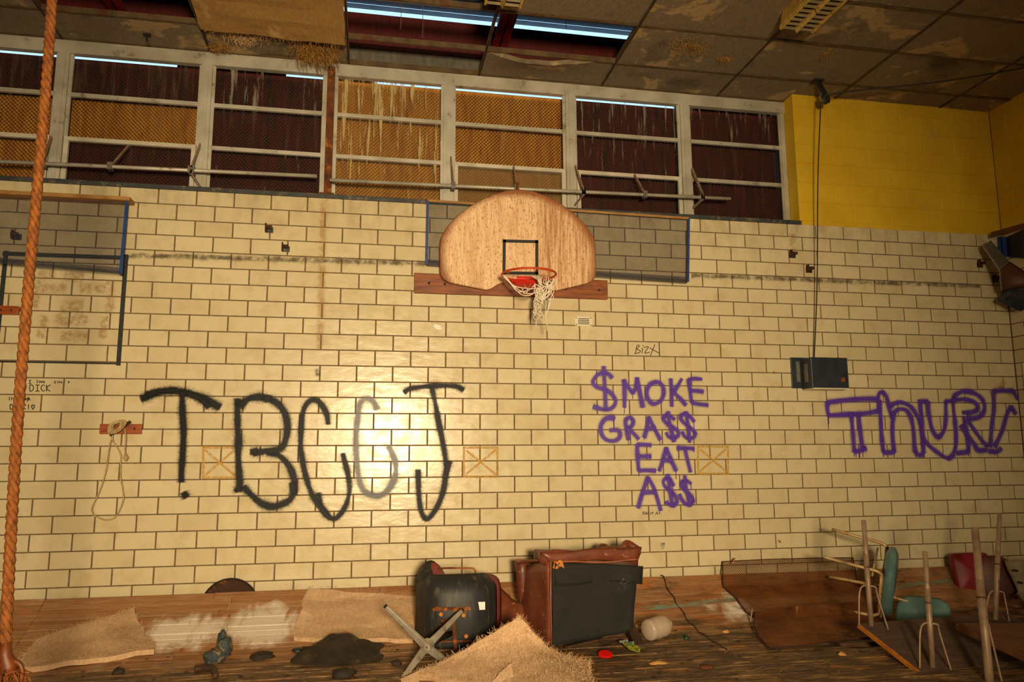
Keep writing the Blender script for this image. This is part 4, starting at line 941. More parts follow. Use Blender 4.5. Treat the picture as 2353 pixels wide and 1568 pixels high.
for k, (sx, bx, by) in enumerate([(1153, 1205, 668), (1155, 1215, 676), (1158, 1222, 672), (1162, 1230, 662)]):
    net.tube(catmull([npt(sx, 631+k, -.42), npt(sx+18, 650+k*2, -.42), npt(bx-15, by+2, -.40), npt(bx+10, by-1, -.38), npt(1228, 655-k, -.36)], .012), .0042, 5)
for k in range(16):
    x = 1226+rn.uniform(-4, 14); pts = [npt(1222+rn.uniform(0, 18), 634, -.36)]
    yb = rn.uniform(700, 742)
    for j in range(1, 9):
        y = 634+(yb-634)*j/8; wv = 4+9*j/8; pts.append(npt(1237+rn.uniform(-wv, wv)+(4 if j < 4 else 0), y, -.38+rn.uniform(-.04, .04)))
    net.tube(catmull(pts, .012), .0042, 5)
for k in range(8):
    sx = 1246+k*5; pts = [npt(sx, 636+rn.uniform(0, 6), -.45), npt(sx-6+rn.uniform(-6, 6), 652, -.44), npt(1250+rn.uniform(0, 24), 664, -.42), npt(1246+rn.uniform(0, 20), 680, -.41), npt(1242+rn.uniform(0, 14), 690, -.4)]
    net.tube(catmull(pts, .012), .0042, 5)
for pts in ([(1274, 636), (1268, 655), (1273, 668), (1265, 686), (1262, 700), (1258, 712)], [(1278, 632), (1270, 650), (1264, 668), (1272, 684), (1262, 690)], [(1256, 690), (1254, 720), (1257, 748), (1258, 762)], [(1262, 686), (1264, 698), (1258, 716), (1254, 722)], [(1232, 735), (1232, 750)]):
    net.tube(catmull([npt(px, py, -.43) for px, py in pts], .012), .004, 5)
for (cx, cy, r) in ((1262, 655, 7), (1253, 668, 8), (1244, 676, 6), (1256, 678, 5), (1206, 668, 6), (1232, 728, 6), (1245, 730, 5)):
    net.tube([npt(cx+r*math.cos(a), cy+1.1*r*math.sin(a), -.42+.02*math.sin(a)) for a in np.linspace(0, 2*math.pi, 16, endpoint=False)], .0042, 5, closed=True)
obj('net', net, 'net', t, smooth=True, label='torn white cord net hanging tangled')

# ------------------------------------------------------------------ mesh guards
def quad_surface(tl, tr, br, bl, bulge=0.0):
    tl, tr, br, bl = map(Vector, (tl, tr, br, bl))
    def S(u, v):
        p = tl.lerp(tr, u).lerp(bl.lerp(br, u), v); return p+Vector((0, -bulge*math.sin(math.pi*u)*math.sin(math.pi*v), 0))
    return S
def edge_strap(S, u=None, v=None, w=.02, n=10):
    pts = [S(u, k/n) if u is not None else S(k/n, v) for k in range(n+1)]
    mb = MB()
    for p, q in zip(pts, pts[1:]): mb.bar(p, q, .006, w, up=(1, 0, 0) if v is None else (0, 0, 1))
    return mb
# left
tl, tr, brr, bl_ = at(-260, 440, -.10), at(292, 464, -.10), at(277, 630, -.17), at(-260, 585, -.14)
S1 = quad_surface(tl, tr, brr, bl_, .02)
t = thing('mesh_guard', 'blue-edged grey expanded metal guard high on the left tiles', 'mesh guard', (tr.x-.8, 0, brr.z))
W1 = (tr-tl).length; H1 = (tr-brr).length
obj('mesh_sheet', diamonds(S1, int(W1/.0125), int(H1/.0062), .0019), 'expanded', t, kind='stuff')
obj('edge_strap', edge_strap(S1, u=1.0, w=.024), 'blue', t)
obj('top_batten', MB().box((tl.x, -.14, tr.z+.0), (tr.x+.03, -.006, tr.z+.032)), 'palewood', t)
obj('bottom_fold', diamonds(quad_surface(bl_+Vector((0, -.002, .05)), brr+Vector((0, -.002, .05)), brr+Vector((0, .05, .012)), bl_+Vector((0, .05, .012))), int(W1/.0125), 8, .0035), 'expanded', t, kind='stuff')
# behind the backboard
tl, tr, brr, bl_ = at(983, 461, -.055), at(1583, 502, -.075), at(1581, 648, -.11), at(980, 608, -.062)
S2 = quad_surface(tl, tr, brr, bl_, .0)
t = thing('mesh_guard', 'grey expanded metal guard partly hidden behind the backboard', 'mesh guard', (at(1500, 600, 0).x, 0, brr.z))
W1 = (tr-tl).length; H1 = (tl-bl_).length
obj('mesh_sheet', diamonds(S2, int(W1/.0125), int(H1/.0062), .0019), 'expanded', t, kind='stuff')
obj('edge_strap', edge_strap(S2, u=1.0, w=.02), 'blue', t); obj('edge_strap', edge_strap(S2, u=0.0, w=.02), 'blue', t)
obj('top_batten', edge_strap(S2, v=0.0, w=.022, n=24), 'palewood', t)
S2b = quad_surface(bl_+Vector((0, -.003, .045)), brr+Vector((0, -.003, .045)), brr+Vector((0, .03, -.008)), bl_+Vector((0, .03, -.008)))
obj('bottom_fold', diamonds(S2b, int(W1/.0125), 8, .0034), 'expanded', t, kind='stuff')
# bent one in the right corner, on the right wall
t = thing('mesh_guard', 'bent rusty metal guard hanging off the right corner wall', 'mesh guard', atX(2330, 700, 7.55))
def qx(pts, X): return [atX(px, py, x) for (px, py), x in zip(pts, X)]
A = qx([(2312, 546), (2353, 530), (2353, 625), (2312, 590)], [7.6, 7.6, 7.6, 7.6]); A[1] += Vector((0, -.7, .1)); A[2] += Vector((0, -.7, -.1))
obj('mesh_sheet', diamonds(quad_surface(*A), 70, 60, .0045), 'expanded', t, kind='stuff')
flap = [(2258, 566), (2276, 553), (2318, 601), (2296, 619)]; F1 = qx(flap, [7.22, 7.34, 7.40, 7.20])
obj('bent_flap', MB().grid(quad_surface(F1[0], F1[1], F1[2], F1[3]), 6, 6, .004), 'zinc', t)
F2 = [F1[3], F1[2], atX(2375, 655, 7.55)+Vector((0, -.1, 0)), atX(2302, 668, 7.32)]
obj('bent_flap', MB().grid(quad_surface(*F2), 6, 6, .004), 'brownseat', t, smooth=True)
obj('flap_edge', MB().tube([F1[3], F1[2]], .006, 6).tube([F1[0], F1[3], F2[3]], .005, 6), 'chrome', t)
F3 = [atX(2290, 690, 7.32), atX(2318, 668, 7.42), atX(2380, 700, 7.55), atX(2345, 716, 7.5)]
obj('mesh_sheet', diamonds(quad_surface(*F3), 30, 24, .005, .5), 'expanded', t, kind='stuff')
F4 = [atX(2300, 668, 7.38), atX(2353, 655, 7.52), atX(2360, 690, 7.52), atX(2310, 690, 7.38)]
obj('bent_flap', MB().grid(quad_surface(*F4), 4, 4, .004), 'black', t)
for px in (2298, 2307): a, b = atX(px, 545, 7.56), atX(px+3, 590, 7.56); obj('blue_post', MB().bar(a, b, .035, .02, up=(0, 1, 0)), 'blue', t)
for px in (2306,): a, b = atX(px, 675, 7.5), atX(px+2, 695, 7.5); obj('blue_post', MB().bar(a, b, .03, .02, up=(0, 1, 0)), 'blue', t)
a, b, c_ = atX(2278, 541, 7.5), atX(2318, 530, 7.5), atX(2308, 545, 7.5)
obj('top_strip', MB().bar(atX(2277, 540, 7.4), atX(2420, 500, 7.55), .012, .05), 'brownseat', t)

# ------------------------------------------------------------------ window operator rods
def operator(name, label, pA, pB, arms, r=.0165):
    t = thing(name, label, 'pipe', ((pA.x+pB.x)/2, pA.y, pA.z))
    obj('rod', MB().tube([pA, pB], r, 10), 'frame', t, smooth=True)
    for (ax, ay, bx, by, dx) in arms:
        a = at(ax, ay, .12); b = at(bx, by, .0)
        obj('arm', MB().bar(a, b, .012, .032, up=(0, 1, .3)), 'greytube', t)
        y_ = pA.y; f_ = (b.x-pA.x)/(pB.x-pA.x); z_ = pA.z+(pB.z-pA.z)*f_
        obj('clamp', MB().box((b.x-.018, y_-.03, z_-.032), (b.x+.018, y_+.03, z_+.032)).tube([(b.x, y_-.05, z_), (b.x, y_+.03, z_)], .008, 6), 'boxplate', t)
operator('window_rod', 'long cream pipe across the left windows with lever arms', at(-160, 364, .03), at(728, 405, .03), [(296, 335, 250, 388, 0), (118, 315, 96, 372, 0), (460, 332, 436, 394, 0), (466, 440, 440, 398, 0)])
operator('window_rod', 'long cream pipe across the right windows with lever arms', at(758, 414, .03), at(1678, 457, .03), [(1036, 362, 1042, 424, 0), (1180, 384, 1187, 432, 0), (1322, 382, 1342, 440, 0), (1322, 470, 1342, 446, 0), (1458, 402, 1484, 452, 0), (1590, 388, 1616, 450, 0), (1594, 476, 1616, 456, 0)])
# strut on the right end of the pipe is held by the mullion

# ------------------------------------------------------------------ climbing rope
ra, rb_ = at(113, 0, -3.0), at(12, 1505, -3.0)
dirv = (ra-rb_).normalized(); topz = rb_+dirv*((CEIL-rb_.z)/dirv.z)
t = thing('climbing_rope', 'thick twisted orange climbing rope hanging at the left edge', 'rope', rb_)
x_ = dirv.cross(Vector((0, 1, 0))).normalized(); y_ = dirv.cross(x_)
Lr = (topz-rb_).length; ns = 330
for k in range(3):
    pts = []
    for i in range(ns+1):
        s_ = Lr*i/ns; a = 2*math.pi*(-s_/.120+k/3); wob = .012*math.sin(s_*1.7)
        pts.append(rb_+dirv*s_+x_*(wob+.0105*math.cos(a))+y_*.0105*math.sin(a))
    obj('strand', MB().tube(pts, .0128, 8), 'orange_rope', t, smooth=True)
kc = at(20, 1528, -3.0)
obj('end_whipping', MB().tube([rb_+dirv*.05, rb_, kc, kc+Vector((.0, 0, -.035))], [.022, .026, .034, .04], 12), 'leather', t, smooth=True)
lc = at(36, 1542, -3.0)
obj('end_loop', MB().tube([lc+Vector((.034*math.cos(a), -.006, .050*math.sin(a)))+Vector((-.006, 0, -.012)) for a in np.linspace(0, 2*math.pi, 24, endpoint=False)], .0105, 8, closed=True), 'leather', t, smooth=True)
obj('tassel', fibres(lambda r: (kc.x+r.gauss(0, .022), kc.y+r.gauss(0, .02), kc.z-.02), 160, .13, .002, curl=.35), 'orange_rope', t, kind='stuff')

# ------------------------------------------------------------------ ceiling lights
def ceiling_light(x0, x1, y0, y1, label):
    zb = CEIL-.165
    t = thing('ceiling_light', label, 'light', ((x0+x1)/2, y0, CEIL), 'louvred ceiling lights')
    xm = (x0+x1)/2
    obj('housing', MB().add([(x0, y0, zb), (x1, y0, zb), (x1-.06, y0, CEIL), (x0+.04, y0, CEIL), (x0, y1, zb), (x1, y1, zb), (x1-.06, y1, CEIL), (x0+.04, y1, CEIL)],
        [(0, 3, 7, 4), (1, 5, 6, 2), (3, 2, 6, 7), (0, 1, 2, 3), (5, 4, 7, 6)]), 'lightbody', t)
    for xx, w in ((x0, .018), (x1-.018, .018)): obj('side_rail', MB().box((xx, y1, zb-.012), (xx+w, y0, zb+.02)), 'lightbody', t)
    obj('centre_rail', MB().add([(xm-.022, y0, zb+.02), (xm+.022, y0, zb+.02), (xm, y0, zb-.03), (xm-.022, y1, zb+.02), (xm+.022, y1, zb+.02), (xm, y1, zb-.03)], [(0, 1, 2), (5, 4, 3), (0, 3, 4, 1), (1, 4, 5, 2), (2, 5, 3, 0)]), 'lightbody', t)
    lm = mesh_of(MB().box((-.5, -.002, -.02), (.5, .002, .02)), 'louvre', 'louvre'); n = 20
    for k in range(n):
        y = y0-(y0-y1)*(k+.3)/n
        for (a, b) in ((x0+.018, xm-.018), (xm+.018, x1-.018)): inst(lm, 'louvre', t, ((a+b)/2, y, zb+.012), (.25, 0, 0), (b-a, 1, 1))
    return t
ceiling_light(4.40, 4.70, -1.345, -2.56, 'rusty yellow louvred ceiling light at the upper right')
q0, q1 = atZ(1112, 8, 4.82), atZ(1200, 8, 4.82)
ceiling_light(q0.x, q1.x, q0.y, q0.y-1.2, 'yellowed louvred ceiling light by the hole, only its end showing')

# ------------------------------------------------------------------ fallen wood-wool panels
def sheet(name, label, cat, fn, nu, nv, thick, mat, fuzz=0, org=None, fm='fibrepale', rag=.02, group=None):
    def f2(u, v):
        p = Vector(fn(u, v)); e = min(u, 1-u, v, 1-v)
        k = mnoise.noise(p*9)*rag*(1.6 if e < .06 else .35); return p+Vector((k*.8, mnoise.noise(p*11+Vector((5, 0, 0)))*rag*(1 if e < .06 else .2), mnoise.noise(p*6)*.012))
    o_ = org if org is not None else fn(.5, .5)
    o = obj(name, MB().grid(f2, nu, nv, thick, nrm=None), mat, org=o_, label=label, cat=cat, group=group, smooth=False)
    if fuzz:
        rr = random.Random(len(label))
        def smp(r):
            u, v = r.random(), r.random()
            if r.random() < .35:
                if r.random() < .5: u = r.choice((0.0, 1.0))
                else: v = r.choice((0.0, 1.0))
            return f2(u, v)+Vector((0, 0, .004))
        obj('loose_fibre', fibres(smp, int(fuzz*1.25), .034, .0007, drop=(0, -.2, .1), curl=.75, seg=4, rnd=rr), fm, o, kind='stuff')
    return o
def patch(A, B, C, D, hump=0.0, ex=1.0):
    A, B, C, D = map(Vector, (A, B, C, D))
    return lambda u, v: A.lerp(B, u).lerp(D.lerp(C, u), v)+Vector((0, 0, hump*math.sin(math.pi*u)*math.sin(math.pi*v)))
# front centre: a torn sheet standing up to a point before the armchair
ap = at(1192, 1416, -1.44); Bq = on(938, 1562)+Vector((0, 0, .02)); Dq = on(1352, 1534)+Vector((0, 0, .03)); Cq = Vector((2.45, -2.25, .06))
cen = Vector((2.10, -1.55, .12))
def front_sheet(u, v):
    p = ap.lerp(Dq, u).lerp(Bq.lerp(Cq, u), v)
    lift = -.07*math.sin(math.pi*u)*(1-v)+.05*math.sin(math.pi*u)*math.sin(math.pi*v)-.03*math.sin(math.pi*v)*(1-u)
    return p+Vector((0, 0, lift))
sheet('fallen_panel', 'large torn fuzzy ceiling panel peaked up in front of the armchair', 'panel', front_sheet, 34, 34, -.035, 'panelfall', 2600, group='fallen ceiling panels')
A, B, C, D = on(672, 1470, .02), on(702, 1357, .02), on(968, 1376, .02), on(948, 1474, .02)
def follow(A, B, C, D, lift=.03, k=1.0):
    def f(u, v):
        p = Vector(A).lerp(Vector(D), u).lerp(Vector(B).lerp(Vector(C), u), v); p.y = min(p.y, -.03)
        p.z = prof(p.y)+lift; return p
    return f
sheet('fallen_panel', 'flat fuzzy ceiling panel lying on the slope left of the dark swivel chair', 'panel', follow(A, B, C, D, .035), 26, 18, .03, 'panelfall', 900, group='fallen ceiling panels')
A, B, C, D = on(20, 1545, .02), on(80, 1478, .02), on(303, 1404, .02), on(355, 1500, .02)
sheet('fallen_panel', 'fuzzy ceiling panel lying on the boards near the climbing rope', 'panel', follow(A, B, C, D, .04), 28, 16, .035, 'panelfall', 1100, group='fallen ceiling panels')
A, B, C, D = on(1130, 1568), on(1178, 1528), on(1185, 1535), on(1190, 1568)
pk_ = at(1168, 1530, -1.75)
sheet('panel_scrap', 'pointed scrap of pale panel standing at the bottom centre', 'panel', patch(pk_, pk_+Vector((.012, 0, -.002)), Vector((2.08, -1.85, .05)), Vector((1.93, -1.88, .03))), 5, 8, .015, 'panelfall', 60, rag=.008)
c0 = at(945, 1562, -1.62)
sheet('panel_scrap', 'small pale scrap of panel beside the chair base tip', 'panel', patch(c0+Vector((-.07, 0, -.01)), c0+Vector((.04, .03, .02)), c0+Vector((.05, -.05, -.02)), c0+Vector((-.05, -.06, -.03))), 6, 6, .02, 'panelfall', 60, rag=.01)

# ------------------------------------------------------------------ dirt heap and litter
def heap(u, v):
    a = at(690, 1520, -1.0)
    x = .66+u*.74; y = -1.18+v*.58
    h = .15*math.exp(-((u-.52)/.26)**2-((v-.55)/.30)**2)+.05*math.exp(-((u-.2)/.2)**2-((v-.4)/.25)**2)
    e = min(u, 1-u, v, 1-v); h += .03*mnoise.noise(Vector((x*9, y*9, 0)))*min(1, e*8)
    return (x, y, prof(y)-.012+max(h, 0)*min(1, e*7))
obj('dirt_heap', MB().grid(heap, 40, 30), 'dirt', org=(1.1, -.9, 0), smooth=True, label='heap of black wet dirt on the floor left of the chair base', cat='dirt', kind='stuff')
def lump(name, label, cat, px, py, sx, sy, sz, mat, seed=1, rot=0.0, dz=0.0, group=None):
    c = on(px, py); mb = MB(); n, m_ = 12, 8; vs = []; fs = []
    for j in range(m_+1):
        th = math.pi*j/m_
        for i in range(n):
            ph = 2*math.pi*i/n; d = Vector((math.sin(th)*math.cos(ph), math.sin(th)*math.sin(ph), math.cos(th)))
            k = 1+.35*mnoise.noise(d*1.7+Vector((seed*3.1, 0, 0)))
            vs.append(Vector((d.x*sx*k, d.y*sy*k, max(d.z*sz*k, -.4*sz)+.35*sz)))
    for j in range(m_):
        for i in range(n): fs.append((j*n+i, (j+1)*n+i, (j+1)*n+(i+1) % n, j*n+(i+1) % n))
    ro = Matrix.Rotation(rot, 3, 'Z'); mb.add([ro @ v+c+Vector((0, 0, dz)) for v in vs], fs)
    return obj(name, mb, mat, org=c, smooth=True, label=label, cat=cat, group=group)
lump('debris_lump', 'flat dark oval lump of rubbish on the floor left of the dirt heap', 'debris', 602, 1513, .09, .05, .03, 'dirt', 2)
lump('debris_lump', 'small dark lump lying by the panel at bottom left', 'debris', 272, 1550, .04, .03, .03, 'dirt', 5)
lump('debris_lump', 'small dark blue lump lying left of the dirt heap top', 'debris', 684, 1499, .04, .03, .02, 'boxblue', 7)
lump('debris_lump', 'dark chunk lying just left of the chair base at bottom', 'debris', 790, 1556, .07, .05, .04, 'dirt', 9)
lump('debris_lump', 'small dark clot lying beside the chair base hub', 'debris', 912, 1528, .035, .03, .02, 'dirt', 10)
lump('debris_lump', 'pale crumbled foam flake on the dirty floor below the wrapper', 'debris', 1512, 1526, .07, .03, .012, 'crumb', 11)
lump('debris_lump', 'tan crumb of foam lying right of the jug by the mesh', 'debris', 1935, 1506, .03, .02, .015, 'crumb', 12)
lump('debris_lump', 'rusty scrap on the floor at bottom right of centre', 'debris', 1625, 1535, .05, .03, .012, 'rust', 13)
lump('debris_lump', 'tan crumb on the slope foot below the game line', 'debris', 1668, 1454, .03, .02, .015, 'crumb', 15)
lump('bottle_cap', 'small dark green plastic cap on the floor right of the jug', 'cap', 1577, 1470, .022, .018, .02, 'green', 1)
c = on(1391, 1508)
obj('red_lid', MB().lathe([(.0, .0), (.048, .0), (.05, .006), (.05, .016), (.044, .02), (.0, .02)], 24, Matrix.Translation(c) @ Matrix.Rotation(.25, 4, 'X')), 'redcap', org=c, label='bright red plastic lid lying on the dirty floor', cat='lid')
c = on(1452, 1492)
t = thing('snack_wrapper', 'crumpled yellow-green and blue snack wrapper by the broken wood', 'wrapper', c)
def crum(p, q, w, s):
    p, q = Vector(p), Vector(q); d = q-p; sd = Vector((-d.y, d.x, 0)).normalized()*w
    return lambda u, v: p+d*u+sd*(v-.5)*(1 if u < .7 else 1-.7*(u-.7)/.3)+Vector((0, 0, .018+.02*mnoise.noise(Vector((u*5+s, v*5, s)))))
a, b = on(1442, 1482, .02), on(1465, 1504, .01)
obj('foil', MB().grid(crum(a, b, .09, 1), 8, 6, .002), 'wrapper', t)
a2 = on(1428, 1478, .02); obj('torn_corner', MB().grid(crum(a2, a, .07, 4), 6, 5, .002), 'bluewrap', t)
# blue rag and bent scrap
c = on(500, 1520)
t = thing('cloth_bundle', 'crumpled blue-grey patterned cloth bundle on the floor left', 'cloth', c)
def blob(px, py, sx, sy, sz, seed, Y=None):
    q = on(px, py); mb = MB(); n, m_ = 14, 10; vs = []; fs = []
    for j in range(m_+1):
        th = math.pi*j/m_
        for i in range(n):
            ph = 2*math.pi*i/n; d = Vector((math.sin(th)*math.cos(ph), math.sin(th)*math.sin(ph), math.cos(th))); k = 1+.45*mnoise.noise(d*1.9+Vector((seed, 2, 0)))
            vs.append(q+Vector((d.x*sx*k, d.y*sy*k, d.z*sz*k+sz*.7)))
    for j in range(m_):
        for i in range(n): fs.append((j*n+i, (j+1)*n+i, (j+1)*n+(i+1) % n, j*n+(i+1) % n))
    return mb.add(vs, fs)
obj('fold', blob(492, 1522, .07, .06, .05, 3), 'bluecloth', t, smooth=True); obj('fold', blob(515, 1508, .05, .07, .07, 8), 'bluecloth', t, smooth=True); obj('fold', blob(508, 1492, .03, .05, .07, 12), 'bluecloth', t, smooth=True)
P3 = [on(448, 1545)+Vector((0, 0, .02)), on(470, 1545)+Vector((0, 0, .025)), on(488, 1548)+Vector((0, 0, .022)), on(495, 1562)+Vector((0, 0, .018))]
obj('bent_pipe', MB().tube(catmull(P3, .01), .02, 10), 'darkwood', org=P3[1], smooth=True, label='short bent brown pipe piece on the floor at lower left', cat='pipe')
# round dark seat behind the heaved edge
c = at(529, 1357, -.03)
t = thing('round_stool_seat', 'dark round stool seat standing in the gap behind the heaved floor edge', 'seat', (c.x, -.03, .02))
mt = Matrix.Translation((c.x, -.030, .205)) @ Matrix.Rotation(math.pi/2-.03, 4, 'X')
obj('cushion', MB().lathe([(.0, -.012), (.20, -.012), (.215, -.004), (.215, .006), (.195, .014), (.18, .012), (.0, .014)], 40, mt), 'darkrust', t, smooth=True)
obj('rim_band', MB().tube([mt @ Vector((.216*math.cos(a), .216*math.sin(a), .002)) for a in np.linspace(0, 2*math.pi, 44, endpoint=False)], .007, 6, closed=True), 'black', t)
# jug
a, b = on(1492, 1476)+Vector((0, 0, .085)), on(1552, 1462)+Vector((0, 0, .10))
dj = (b-a).normalized()
t = thing('plastic_jug', 'empty translucent plastic jug lying on its side right of the armchair', 'jug', a)
q = dj.to_track_quat('Z', 'Y').to_matrix().to_4x4(); mt = Matrix.Translation(a-dj*.02) @ q
obj('body', MB().lathe([(.0, .0), (.062, .0), (.076, .012), (.078, .03), (.074, .05), (.078, .07), (.078, .165), (.070, .19), (.045, .212), (.022, .224), (.0205, .255), (.0, .255)], 24, mt), 'jug', t, smooth=True)
obj('neck_ring', MB().lathe([(.021, .228), (.03, .229), (.03, .237), (.021, .238)], 16, mt), 'jug', t)
obj('handle', MB().tube([mt @ Vector(p) for p in ((.05, 0, .19), (.085, 0, .20), (.10, 0, .16), (.095, 0, .10), (.07, 0, .09))], .012, 8), 'jug', t, smooth=True)
# broken wood by the armchair
a, b = on(1424, 1452, .03), on(1500, 1425, .03)
obj('wood_batten', MB().bar(a, b, .035, .02), 'palewood', org=a, label='thin pale batten between the armchair and the jug', cat='batten')
a, b = on(1437, 1446)+Vector((0, 0, .09)), on(1472, 1494)+Vector((0, 0, .02))
obj('wood_offcut', MB().bar(a, b, .075, .03), 'darkwood', org=b, bevel=.003, label='short dark wood offcut leaning by the armchair foot', cat='wood')
a, b = on(1385, 1468, .02), on(1300, 1488, .02)
obj('wood_batten', MB().bar(b, a, .03, .015), 'darkwood', org=a, label='dark batten lying under the front of the armchair', cat='batten')
# splinters: one loose field of straw and chips on the level boards
rs_ = random.Random(31); mb = MB()
for _ in range(700):
    x = rs_.uniform(-1.6, 6); y = rs_.uniform(-2.1, -.55); a = rs_.gauss(0, .5); L = rs_.uniform(.01, .07); d = Vector((math.cos(a), math.sin(a), 0))*L; p = Vector((x, y, prof(y)+.006)); sd = Vector((-d.y, d.x, 0)).normalized()*rs_.uniform(.001, .004)
    mb.add([p-d-sd, p+d-sd*.3, p+d*.9+sd, p-d+sd*1.2], [(0, 1, 2, 3)])
obj('litter_chips', mb, 'crumb', fl, kind='stuff', label='scattered straw and splinters on the dirty floor')
mb = MB()
for _ in range(260):
    x = rs_.uniform(-1.5, 6); y = rs_.uniform(-2.0, -.6); p = Vector((x, y, prof(y)+.004)); r0 = rs_.uniform(.003, .014)
    k = 6; mb.add([p+Vector((r0*1.7*math.cos(2*math.pi*i/k)*rs_.uniform(.6, 1.2), r0*.8*math.sin(2*math.pi*i/k)*rs_.uniform(.6, 1.2), 0)) for i in range(k)]+[p+Vector((0, 0, r0*.5))], [(i, (i+1) % k, k) for i in range(k)])
obj('dirt_clods', mb, 'dirt', fl, kind='stuff')

# ------------------------------------------------------------------ dark swivel chair on its side
t = thing('swivel_chair', 'overturned dark shell swivel chair with chrome four-star base', 'chair', (1.85, -.85, 0))
LB, RB = at(962, 1395, -.86), at(1140, 1395, -.82); zt = at(1050, 1322, -.8).z; ztl = at(1000, 1322, -.8).z
def shell(u, v):
    # u across, v up; bucket seat underside bulging to the camera
    x = LB.x+(RB.x-LB.x)*u; z = .02+(zt-.02)*v
    cx_ = abs(2*u-1); cv = max(0, 2*v-1)
    z -= .05*max(0, cx_-.72)**2/.0784*max(0, v-.8)/.2
    ins = .035*max(0, (v-.82)/.18)**2
    x += ins*(1 if u < .5 else -1)*cx_
    y = -.90+.13*cx_**3+.07*max(0, v-.75)**2/.0625-.03*math.sin(math.pi*v)
    if u < .22: y += .12*((.22-u)/.22)**2
    return (x, y, z)
obj('seat_shell', MB().grid(shell, 24, 20, -.012), 'shell', t, smooth=True)
obj('seat_cushion', MB().grid(lambda u, v: Vector(shell(.14+u*.875, .04+v*.90))+Vector((.008, .085+.015*math.sin(math.pi*u), -.010)), 16, 12, -.05), 'cushion', t, smooth=True)
w0, w1 = at(962, 1372, -.72), at(1001, 1291, -.66)
def wing(u, v):
    b0 = Vector(shell(.0+.30*u, .86)); tp = at(958+66*u, 1352-64*math.sin(math.pi*(.10+.82*u))**.8, -.64)
    return b0.lerp(tp, v)+Vector((-.01*math.sin(math.pi*v), .0, 0))
obj('wing', MB().grid(wing, 10, 8, .012), 'shell', t, smooth=True)
obj('wing_lining', MB().grid(lambda u, v: Vector(wing(.30+.68*u, .30+.68*v))+Vector((.016, -.012, -.008)), 8, 8, .012), 'cushion', t, smooth=True)
rp = [at(1002, 1312, -.68), at(1010, 1307, -.70), at(1075, 1306, -.72), at(1090, 1309, -.73), at(1094, 1324, -.74), at(1095, 1345, -.74)]
obj('arm_rod', MB().tube(catmull(rp, .01), .0075, 8), 'rust', t, smooth=True)
obj('shell_trim', MB().tube([Vector(shell(u, .995)) for u in np.linspace(.2, .97, 14)]+[Vector(shell(.998, v)) for v in np.linspace(.95, .1, 10)], .007, 6), 'black', t)
def up_(px, py, dy=-.012): 
    q = at(px, py, -.93); return q+Vector((0, dy, 0))
mp = MB(); mp.bar(up_(993, 1400), up_(1080, 1398), .014, .022); mp.bar(up_(1000, 1395), up_(1070, 1406), .012, .014)
mp.bar(up_(1012, 1428), up_(1046, 1424), .02, .03); mp.bar(up_(1040, 1418), up_(1046, 1490), .024, .03, up=(0, 1, 0)); mp.bar(up_(1012, 1430), up_(1018, 1462), .018, .02, up=(0, 1, 0)); mp.bar(up_(1005, 1474), up_(1100, 1472), .010, .010)
obj('seat_mount', mp, 'rust', t, label='rusty iron seat mounting')
for (px, py) in ((1065, 1414), (1071, 1462), (1013, 1412), (1087, 1477)): q = up_(px, py, .0); obj('rust_bolt', MB().tube([q+Vector((0, -.012, 0)), q+Vector((0, .02, 0))], .014, 10), 'foam', t)
a, b = up_(1088, 1385, .035), up_(1115, 1402, .035); obj('paper_tag', MB().box((a.x, a.y-.03, b.z), (b.x, a.y-.026, a.z)), 'paper', t)
hub = at(980, 1487, -1.28)
tips = [at(887, 1395, -1.30), at(1061, 1404, -1.08), on(924, 1566)+Vector((0, 0, .012)), at(1092, 1572, -1.24)]
hd = Vector((.25, .55, .13)).normalized()
obj('hub', MB().tube([hub-hd*.02, hub+hd*.035], [.036, .044], 16), 'chrome', t, smooth=False); obj('hub_socket', MB().tube([hub-hd*.024, hub-hd*.019], .016, 12), 'darkrust', t)
obj('column', MB().tube([hub+hd*.03, up_(1035, 1455)], .02, 12), 'black', t, smooth=True)
for tp in tips:
    o = obj('leg', MB().bar(hub, tp, .05, .032, up=hd, w2=.026, h2=.018), 'chrome', t, bevel=.004)
    obj('glide', MB().bar(tp, tp+(tp-hub).normalized()*.012, .022, .016, up=hd), 'black', o)

# ------------------------------------------------------------------ armchair tipped on its back
t = thing('armchair', 'oxblood vinyl armchair tipped on its back, black underside facing out', 'armchair', (2.87, -.8, 0))
bl0 = at(1268, 1484, -.94); tl0 = at(1266, 1292, -.97); br0 = at(1452, 1450, -.86); tr0 = at(1463, 1300, -.90)
def und(u, v): 
    p = bl0.lerp(br0, u).lerp(tl0.lerp(tr0, u), v); return p
obj('dust_cover', MB().grid(lambda u, v: und(u, v)+Vector((0, -.008-.014*mnoise.noise(Vector((u*4, v*4, 2))), 0)), 18, 18, -.012), 'dustcover', t, smooth=True)
obj('torn_flap', MB().grid(lambda u, v: und(.03+u*1.03, 1.0-v*.26)+Vector((0, -.028-.02*math.sin(u*9)*v, -.012*math.sin(u*6+1)*v)), 18, 5, .004), 'dustcover', t, smooth=True)
nrm_ = (br0-bl0).cross(tl0-bl0).normalized()
if nrm_.y < 0: nrm_ = -nrm_
def off(p, d): return Vector(p)+nrm_*d
body = MB()
c8 = [bl0, br0, tr0, tl0]; bk = [off(p, .40)+Vector((0, 0, .03)) for p in c8]
body.add(c8+bk, [(0, 3, 7, 4), (1, 5, 6, 2), (3, 2, 6, 7), (0, 4, 5, 1), (4, 7, 6, 5)])
obj('seat_base', body, 'oxblood', t, bevel=.015)
